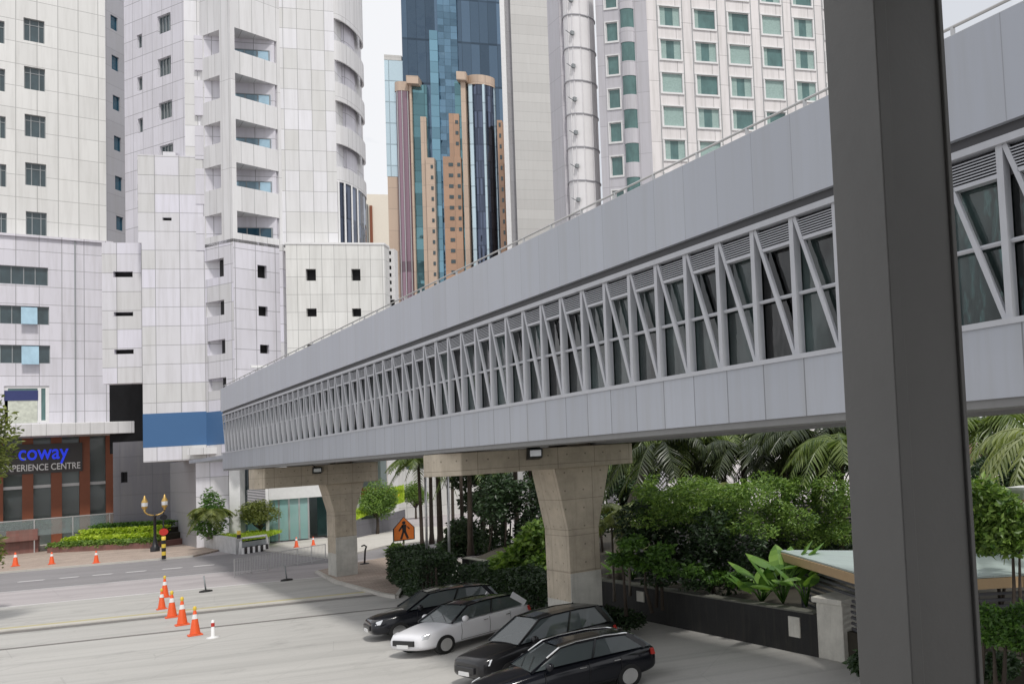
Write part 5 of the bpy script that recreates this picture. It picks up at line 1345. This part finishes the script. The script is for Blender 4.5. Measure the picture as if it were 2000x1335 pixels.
car((10.75, 34.9, G), 'car_white', 'white car with black roof between two black cars', 'car_black', 0, rad(21), pillar_m='car_white')
car((10.8, 28.4, G), 'car_grey', 'dark car parked just in front of the near concrete pier', rot=rad(10), suv=1)
car((10.0, 24.6, G), 'car_black', 'black car with a bright bar standing for its roof edge reflection, nearest of the parked cars', rot=rad(-3), roof_glint=True)
# ================================================================ planting right of the parking
def hedge(name, p0, p1, w, z0, z1, n, size, mat, label, seed, cat='hedge'):
    p0, p1 = V(p0), V(p1); d = p1-p0; L = d.length; t_ = d/L; s_ = V((-t_.y, t_.x, 0)); rnd = random.Random(seed); b = MB()
    tt = thing(name, (p0+p1)/2, label, cat)
    for _ in range(n):
        u_, w_, z_ = rnd.uniform(0, L), rnd.uniform(-w/2, w/2), rnd.uniform(z0, z1)
        k_ = rnd.random()
        if k_ < .45: z_ = z1+.12*math.sin(u_*1.7)+rnd.uniform(-.12, .1)
        elif k_ < .85: w_ = (w/2)*rnd.choice((-1, 1))*rnd.uniform(.9, 1.08)
        q_ = p0+t_*u_+s_*w_; leaf(b, (q_.x, q_.y, z_), size, rnd, .55)
    b.build('foliage', mat, tt)
    for i in range(int(L/1.2)+1):
        m = MB(); q_ = p0+t_*min(L, i*1.2+.3); m.tube([(q_.x, q_.y, z0-.2), (q_.x, q_.y, z1-.3)], .05, 5); m.build('stem', 'bark', tt)
    return tt
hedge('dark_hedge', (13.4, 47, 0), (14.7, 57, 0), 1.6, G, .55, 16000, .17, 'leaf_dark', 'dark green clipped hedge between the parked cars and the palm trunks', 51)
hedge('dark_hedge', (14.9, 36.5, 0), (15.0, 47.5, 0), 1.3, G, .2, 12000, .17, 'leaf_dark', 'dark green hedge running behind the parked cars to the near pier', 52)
# planter wall
t = thing('planter_wall', (16, 33, G), 'long low dark planter wall running behind the parked cars toward the viewer', 'wall')
m = MB(); m.box(16.0, 16.25, 21.5, 52, G, .04); m.build('wall_face', 'wall_dark', t)
m = MB(); m.box(15.95, 16.3, 21.6, 52, .042, .09); m.build('coping', 'wall_mid', t)
for i, y in enumerate((32.3, 22.6)):
    m = MB(); m.box(15.96, 15.998, y-.28, y+.28, -.72 if i else -.5, -.12); m.build('pale_plate', 'stone_lt', t)
# stone end block
t = thing('stone_end_block', (16.4, 20.2, G), 'pale stone block pillar ending the dark planter wall beside the pillar', 'block')
m = MB(); m.box(16.0, 17.0, 20.3, 21.5, G, .42); m.build('block', 'stone_lt', t, bevel=.02)
m = MB(); m.box(15.9, 17.1, 20.2, 21.6, .422, .58); m.build('cap_stone', 'stone_lt', t, bevel=.02)
# teal canopy
cp = [atz(1518, 1074, 1.5), atz(1735, 1136, 1.5), atz(2060, 1118, 1.5), atz(2060, 1079, 1.5)]
t = thing('garden_canopy', (cp[1].x+1, cp[1].y, -.35), 'teal metal canopy roof with tan edge over a slatted screen, right of the large leaves', 'canopy')
m = MB(); m.prism([(p.x, p.y) for p in cp], 1.47, 1.52); m.build('roof_sheet', 'tealroof', t)
m = MB()
for a, c in ((0, 1), (1, 2)):
    p, q_ = V((cp[a].x, cp[a].y, 1.33)), V((cp[c].x, cp[c].y, 1.33)); m.beam(p, q_, .08, .26)
m.build('fascia', 'tan_fascia', t)
cin = sum((V((p.x, p.y, 0)) for p in cp), V())/4
m = MB()
c1, c2, c0 = [V((cp[i].x, cp[i].y, 0)).lerp(cin, .18) for i in (1, 2, 0)]
for z in [(-.3+i*.16) for i in range(10)]:
    m.beam(c0+V((0, 0, z)), c1+V((0, 0, z)), .05, .07); m.beam(c1+V((0, 0, z)), c2+V((0, 0, z)), .05, .07)
m.build('slatted_screen', 'slat', t)
m = MB()
for p in (c0, c1, c2): m.box(p.x-.06, p.x+.06, p.y-.06, p.y+.06, -.5, 1.45)
m.build('canopy_post', 'slat', t)
# flower-like cloth / person at the stone block
# planting clumps
def bush(name, blist, n, size, mat, label, seed, cat='bush', asp=.5, shell=.5, ground=-.35, stems=14):
    c = blist[0]; tt = thing(name, (c[0], c[1], ground), label, cat)
    crown('foliage', blist, n, size, mat, tt, seed, asp, shell)
    rnd = random.Random(seed)
    for q_ in blist[:stems]: 
        m = MB(); bb = (q_[0]+rnd.uniform(-.3, .3), q_[1]+rnd.uniform(-.3, .3), ground-.1); m.tube([bb, V(bb).lerp(V(q_[:3]), .5)+V((rnd.uniform(-.2, .2), 0, 0)), q_[:3]], [.07, .05, .02], 5); m.build('stem', 'bark', tt, True)
    return tt
def pblob(x, y, D, rx, ry, rd=None):
    c = atd(x, y, D); k_ = D/F; return (c.x, c.y, c.z, rx*k_, (rd or rx*k_), ry*k_)
# climbing shrub mass on the slatted frame
rnd = random.Random(77)
bl = []
for x, y, r in ((1275, 985, 34), (1320, 975, 36), (1370, 960, 38), (1420, 975, 38), (1470, 965, 36), (1520, 960, 36), (1570, 955, 38), (1615, 975, 34), (1650, 985, 30), (1300, 1005, 30), (1400, 1005, 34), (1500, 1005, 36), (1560, 1015, 34), (1620, 1025, 34), (1650, 1040, 30), (1530, 1035, 26), (1590, 1052, 24), (1340, 1015, 28), (1450, 1020, 30)):
    bl.append(pblob(x, y, (31 if x < 1500 else 33.5)+rnd.uniform(-1, 1.2), r, r*.75, .9))
rnd = random.Random(78)
for _ in range(26):
    x = rnd.uniform(1250, 1665); bl.append(pblob(x, rnd.uniform(950, 1035)+(40 if x > 1480 and rnd.random() < .4 else 0), (30.6 if x < 1500 else 33)+rnd.uniform(-.6, .8), rnd.uniform(12, 22), rnd.uniform(9, 16), .6))
for _ in range(14):
    x = rnd.uniform(1240, 1665); bl.append(pblob(x, rnd.uniform(925, 950), 33+rnd.uniform(-.6, .8), rnd.uniform(8, 15), rnd.uniform(8, 18), .6))
bush('climbing_shrub', bl, 20000, .17, 'leaf_bright', 'broad bright green climbing shrub spread over the dark screen, below the palms', 61, stems=1, asp=.38)
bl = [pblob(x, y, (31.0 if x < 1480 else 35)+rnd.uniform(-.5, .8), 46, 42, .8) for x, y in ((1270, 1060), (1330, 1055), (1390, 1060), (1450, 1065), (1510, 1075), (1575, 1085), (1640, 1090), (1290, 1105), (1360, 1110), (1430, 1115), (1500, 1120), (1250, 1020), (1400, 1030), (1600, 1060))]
bush('shade_shrub', bl, 12000, .2, 'leaf_dark', 'very dark leaf mass standing for the shade under the climbing shrub', 62, stems=1)  # shade below the climbing shrub is put into near-black leaves
t = thing('screen_wall', (21, 27, -.35), 'dark slatted garden screen behind the shade shrub', 'screen')
pA, pB = atd(1235, 1100, 36.5), atd(1700, 1100, 36.5)
m = MB()
for i in range(20): m.beam((pA.x, pA.y, -.3+i*.15), (pB.x, pB.y, -.3+i*.15), .05, .1)
m.build('slats', 'slat', t)
m = MB()
for i in range(7):
    q_ = pA.lerp(pB, i/6); m.box(q_.x-.06, q_.x+.06, q_.y+.05, q_.y+.15, -.5, 2.7)
m.build('posts', 'slat', t)
# large leaf plants
c = atx(1530, 1180, 16.75)
elephant_ear('elephant_ear_plant', (c.x, c.y, 0.0), 12, 1.0, 'big leaved plant with broad bright leaves behind the dark planter wall, beside the stone block', 3, 'bigleaf', 1.25, spread=.9)
c = atx(1488, 1180, 16.8); elephant_ear('elephant_ear_plant', (c.x, c.y, -.1), 11, .85, 'big leaved plant with upright pointed leaves, left of the broader leaved one', 5, 'bigleaf', 1.0, spread=.9)
c = atx(1575, 1178, 16.75); elephant_ear('elephant_ear_plant', (c.x, c.y, .0), 9, .8, 'big leaved plant between the stone block and the slatted screen', 6, 'bigleaf', 1.2, spread=.7)
c = atx(1235, 1120, 17.2); elephant_ear('elephant_ear_plant', (c.x, c.y, -.1), 14, .8, 'low bright leaved plant just right of the near pier foot', 8, 'bigleaf', .9, spread=1.2)
c = atx(1385, 1140, 17.4); elephant_ear('elephant_ear_plant', (c.x, c.y, -.2), 9, .6, 'small dark leaved plant in the shade on the planter wall', 10, 'leaf', .7, spread=1.1)
for i, (x, y, D, s, lb) in enumerate(((1195, 1035, 33, 1, 'tall pale stemmed plant with hanging leaves right of the near pier'), (1225, 1010, 34, 1, 'tall pale plant with drooping fronds behind the near pier'))):
    c = atd(x, y, D); palm('fan_plant', (c.x, c.y, -.35), c.z+.6, 1.7, lb, 'palm_pale', 11, 90+i, .05, ll=.45, hang=.6, bark='bark_grey', cat='plant')
bush('leafy_plant', [pblob(x, y, 40, 24, 20, .6) for x, y in ((1010, 1085), (1035, 1060), (1050, 1035), (1025, 1105), (1060, 1095), (990, 1098))], 2200, .34, 'leaf_bright', 'light green leafy plant in a gap left of the near pier', 64, 'plant', .6)
bush('pier_shrub', [pblob(x, y, 31, 24, 17, .5) for x, y in ((1150, 1198), (1185, 1200), (1215, 1205), (1235, 1210))], 2600, .14, 'leaf_dark', 'low dark shrub at the foot of the near pier behind the nearest car', 65, ground=G)
bush('corner_plants', [pblob(x, y, 52, 20, 16, .6) for x, y in ((812, 1105), (835, 1108), (860, 1100), (800, 1085))], 1600, .26, 'leaf', 'mixed leafy plants beside the warning sign', 66)
# background thicket between the piers
rnd = random.Random(99)
for i, (x, y, D, rx, ry, mt, lb) in enumerate(((905, 1060, 60, 50, 60, 'leaf_dark', 'dark thicket behind the hedge, left half between the piers'), (1000, 1020, 56, 60, 90, 'leaf_dark', 'dark thicket behind the near pier, left side'), (1130, 1000, 50, 90, 90, 'leaf_dark', 'tall dark thicket directly behind the near pier'), (1235, 960, 52, 50, 60, 'leaf_dark', 'dark foliage mass right behind the pier cap end'), (1560, 900, 45, 120, 55, 'leaf_dark', 'dark tree mass under the footbridge left of the pillar'), (945, 950, 63, 55, 60, 'leaf_dark', 'dark foliage behind the slim palms, above the hedge'), (1090, 930, 58, 60, 45, 'leaf', 'green foliage seen behind the flare of the near pier'))):
    bl = [pblob(x+rnd.uniform(-rx, rx)*.75, y+rnd.uniform(-ry, ry)*.7, D+rnd.uniform(-1.5, 1.5), rx*.42, ry*.38, 1.2) for _ in range(9)]
    bush('thicket', bl, 6500, .3, mt, lb, 100+i, 'thicket')
# slender palm trunks
tr = [(826, 1120, 62, .10, -6), (845, 1110, 66, .12, 2), (862, 1115, 63, .16, -4), (905, 1100, 60, .1, 0), (920, 1100, 57, .14, 4), (945, 1095, 62, .13, -2), (985, 1100, 58, .12, 3), (1012, 1100, 60, .14, 0), (1040, 1060, 57, .1, 0), (887, 1100, 68, .1, 3)]
words = ['thinnest palm trunk nearest the warning sign', 'slim palm standing second from the sign', 'stout dark palm trunk left of the pier cap end', 'thin palm trunk right of the pale poles', 'stout palm trunk behind the middle of the cap', 'dark palm trunk above the hedge end', 'slim palm left of the leafy plant', 'stout palm left of the near pier', 'thin palm against the edge of the near pier', 'far thin palm between the pale poles']
for i, (x, y, D, r, ln) in enumerate(tr):
    c = atd(x, y, D); palm('slender_palm', (c.x, c.y, G+.3), 7.6+.7*((i*5) % 4)-1.4, 2.6, words[i], 'palm_dark' if i % 2 else 'palm', 14, 120+i, r*1.25, (ln*.02, 0), 'slender palms between the piers', ll=.6, bark='bark')
# bent palm trunk beside the pier cap
c = atd(1198, 1010, 38); e = atd(1262, 868, 38)
palm('leaning_palm', (c.x, c.y, -.35), e.z+.35, 3.4, 'palm with a thick grey trunk leaning right past the pier cap end', 'palm_dark', 18, 141, .3, (e.x-c.x+.6, e.y-c.y), None, ll=.8)
pl = [(1328, 960, 862, 40, 3.3, 'palm', 'palm with a straight dark trunk and hanging olive fronds, left of the bright gap'), (1412, 975, 850, 43, 3.2, 'palm', 'palm with bright upright fronds above the bright gap'), (1452, 970, 880, 39, 3.0, 'palm_dark', 'short dark palm right of the bright gap'), (1530, 960, 868, 41, 3.4, 'palm_dark', 'dark palm in the middle of the group left of the pillar'), (1592, 960, 850, 37, 3.2, 'palm_dark', 'dark dense palm left of the pillar'), (1640, 960, 872, 35, 2.8, 'palm', 'palm with pale hanging fronds touching the pillar edge'), (1262, 960, 850, 44, 3.0, 'palm', 'palm whose fronds hang over the pier cap end'), (1370, 965, 905, 47, 2.4, 'palm_dark', 'small far palm with dark drooping crown in the bright gap')]
for i, (x, yb, yc, D, L, mt, lb) in enumerate(pl):
    a, c = atd(x, yb, D), atd(x, yc, D)
    palm('garden_palm', (a.x, a.y, -.35), c.z+.35, L, lb, mt, 20, 160+i, .19, (c.x-a.x, c.y-a.y), 'palms behind the climbing shrub', ll=.85, bark='bark')
c = atd(1385, 962, 33.5); palm('feather_palm', (c.x, c.y, -.35), c.z+.35, 1.7, 'pale arching fronds rising from the climbing shrub below the bright gap', 'leaf_olive', 15, 231, .06, ll=.42, hang=.35, bark='bark', cat='palm')
bl = [pblob(x, y, 30.2+rnd.uniform(-.3, .5), 24, 13, .5) for x, y in ((1215, 1090), (1260, 1098), (1305, 1108), (1350, 1112), (1395, 1125), (1440, 1130), (1235, 1060), (1290, 1075))]
bush('edge_shrub', bl, 3600, .2, 'leaf', 'mid green mixed shrub spilling along the back of the dark planter wall', 233, stems=2)
# right of the pillar
c = atd(2045, 895, 25); palm('garden_palm', (c.x, c.y, -.35), c.z+1.0, 3.6, 'large palm whose arching pale fronds fill the right edge', 'palm_pale', 20, 180, .2, (0, 0), 'palms behind the climbing shrub', ll=.6, hang=.8, start=.3)
for i, (x, y, D, lb) in enumerate(((1920, 830, 34, 'yellow green palm behind the arching fronds right of the pillar'), (2000, 840, 38, 'farther palm at the right edge under the footbridge'))):
    c = atd(x, y, D); palm('garden_palm', (c.x, c.y, -.35), c.z+.35, 3.2, lb, 'palm', 22, 190+i, .18, (0, 0), 'palms behind the climbing shrub', ll=.8)
bush('leafy_shrub', [pblob(x, y, 21.5, 24, 22, .6) for x, y in ((1890, 960), (1975, 1000), (1990, 1030), (1915, 955), (1950, 975), (1880, 1065), (1975, 1065), (1905, 985), (1930, 1000), (1945, 1030), (1900, 1040), (1965, 1050), (1925, 1060), (1895, 1010), (1960, 1005))], 4200, .2, 'leaf_bright', 'bright leafy shrub above the teal canopy right of the pillar', 201, stems=3)
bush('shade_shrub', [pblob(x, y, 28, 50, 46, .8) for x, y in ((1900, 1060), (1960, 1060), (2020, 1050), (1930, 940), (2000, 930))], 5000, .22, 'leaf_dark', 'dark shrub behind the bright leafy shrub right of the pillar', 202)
bush('undergrowth', [pblob(x, y, 17, 26, 20, .4) for x, y in ((1925, 1200), (1965, 1210), (2000, 1195), (1940, 1240), (1990, 1250))], 2600, .13, 'leaf', 'low green undergrowth below the canopy right of the pillar', 203)
bush('undergrowth', [pblob(x, y, 20, 40, 24, .5) for x, y in ((1700, 1290), (1760, 1300), (1820, 1290), (1880, 1290), (1950, 1300))], 5000, .16, 'leaf_dark', 'dark undergrowth in front of the slatted screen near the bottom right corner', 204)
p = atd(2004, 1060, 22); t = thing('garden_lamp', (p.x, p.y, -.35), 'pale square lantern on a post at the right edge', 'lamp')
q_ = atd(2006, 965, 22); m = MB(); m.tube([(p.x, p.y, -.35), (p.x, p.y, q_.z-.1)], .07, 8); m.build('post', 'tan_fascia', t)
m = MB(); m.prism([(p.x-.22, p.y-.22), (p.x+.22, p.y-.22), (p.x+.22, p.y+.22), (p.x-.22, p.y+.22)], q_.z-.1, q_.z+.12); m.prism([(p.x-.3, p.y-.3), (p.x+.3, p.y-.3), (p.x+.3, p.y+.3), (p.x-.3, p.y+.3)], q_.z+.122, q_.z+.2); m.build('lantern', 'white_p', t)
# small red roofed house glimpsed beyond
FHs = Fac(atd(1905, 890, 55), V((1, -.2, 0))); r = FHs.rect(1885, 880, 1960, 935)
t = thing('garden_pavilion', FHs.P((r[0]+r[1])/2, 0, -.35), 'small red roofed pavilion glimpsed between fronds right of the pillar', 'pavilion')
m = MB(); m.prism([(r[0]-.5, r[2]+1.2), (r[1]+.5, r[2]+1.2), ((r[0]+r[1])/2+1, r[3]+.5), ((r[0]+r[1])/2-1, r[3]+.5)], -3, .6, lambda a, b1, c1: FHs.P(a, c1, b1)); m.build('roof', 'brickred', t)
m = MB(); m.box(r[0], r[1], -2.6, 0, -.4, r[2]+1.2, FHs.P); m.build('wall', 'cream', t)
# ================================================================ light
SUN = V((-.05, -.60, .90)).normalized()
sd = bpy.data.lights.new('sun', 'SUN'); sd.energy = 2.4; sd.angle = rad(6); sd.color = (1, .965, .91)
so = bpy.data.objects.new('sun', sd); COL.objects.link(so); so.rotation_euler = SUN.to_track_quat('Z', 'Y').to_euler(); so.location = (0, 0, 60)
wd = bpy.data.worlds.new('World'); sc.world = wd; wd.use_nodes = True; nt = wd.node_tree
bg = nt.nodes['Background']; sky = nt.nodes.new('ShaderNodeTexSky'); sky.sky_type = 'NISHITA'; sky.sun_disc = False
sky.sun_elevation = math.asin(SUN.z); sky.sun_rotation = math.atan2(SUN.x, SUN.y); sky.dust_density = 4; sky.air_density = 1.2
tc = nt.nodes.new('ShaderNodeTexCoord'); mp = nt.nodes.new('ShaderNodeMapping'); mp.inputs['Scale'].default_value = (1, 1, 2.2); nt.links.new(tc.outputs['Generated'], mp.inputs[0])
cl = ramp(nt, noise(nt, mp.outputs[0], 2.2, 6, .6), .25, .5)
col = mixc(nt, mathn(nt, 'MAXIMUM', cl, .72), sky.outputs[0], (9.3, 9.4, 9.7))
nt.links.new(col, bg.inputs[0]); bg.inputs[1].default_value = .098
sc.view_settings.view_transform = 'Standard'; sc.view_settings.look = 'None'; sc.view_settings.exposure = 0; sc.view_settings.gamma = 1
sc.cycles.max_bounces = 8; sc.cycles.transparent_max_bounces = 16; sc.cycles.use_denoising = True
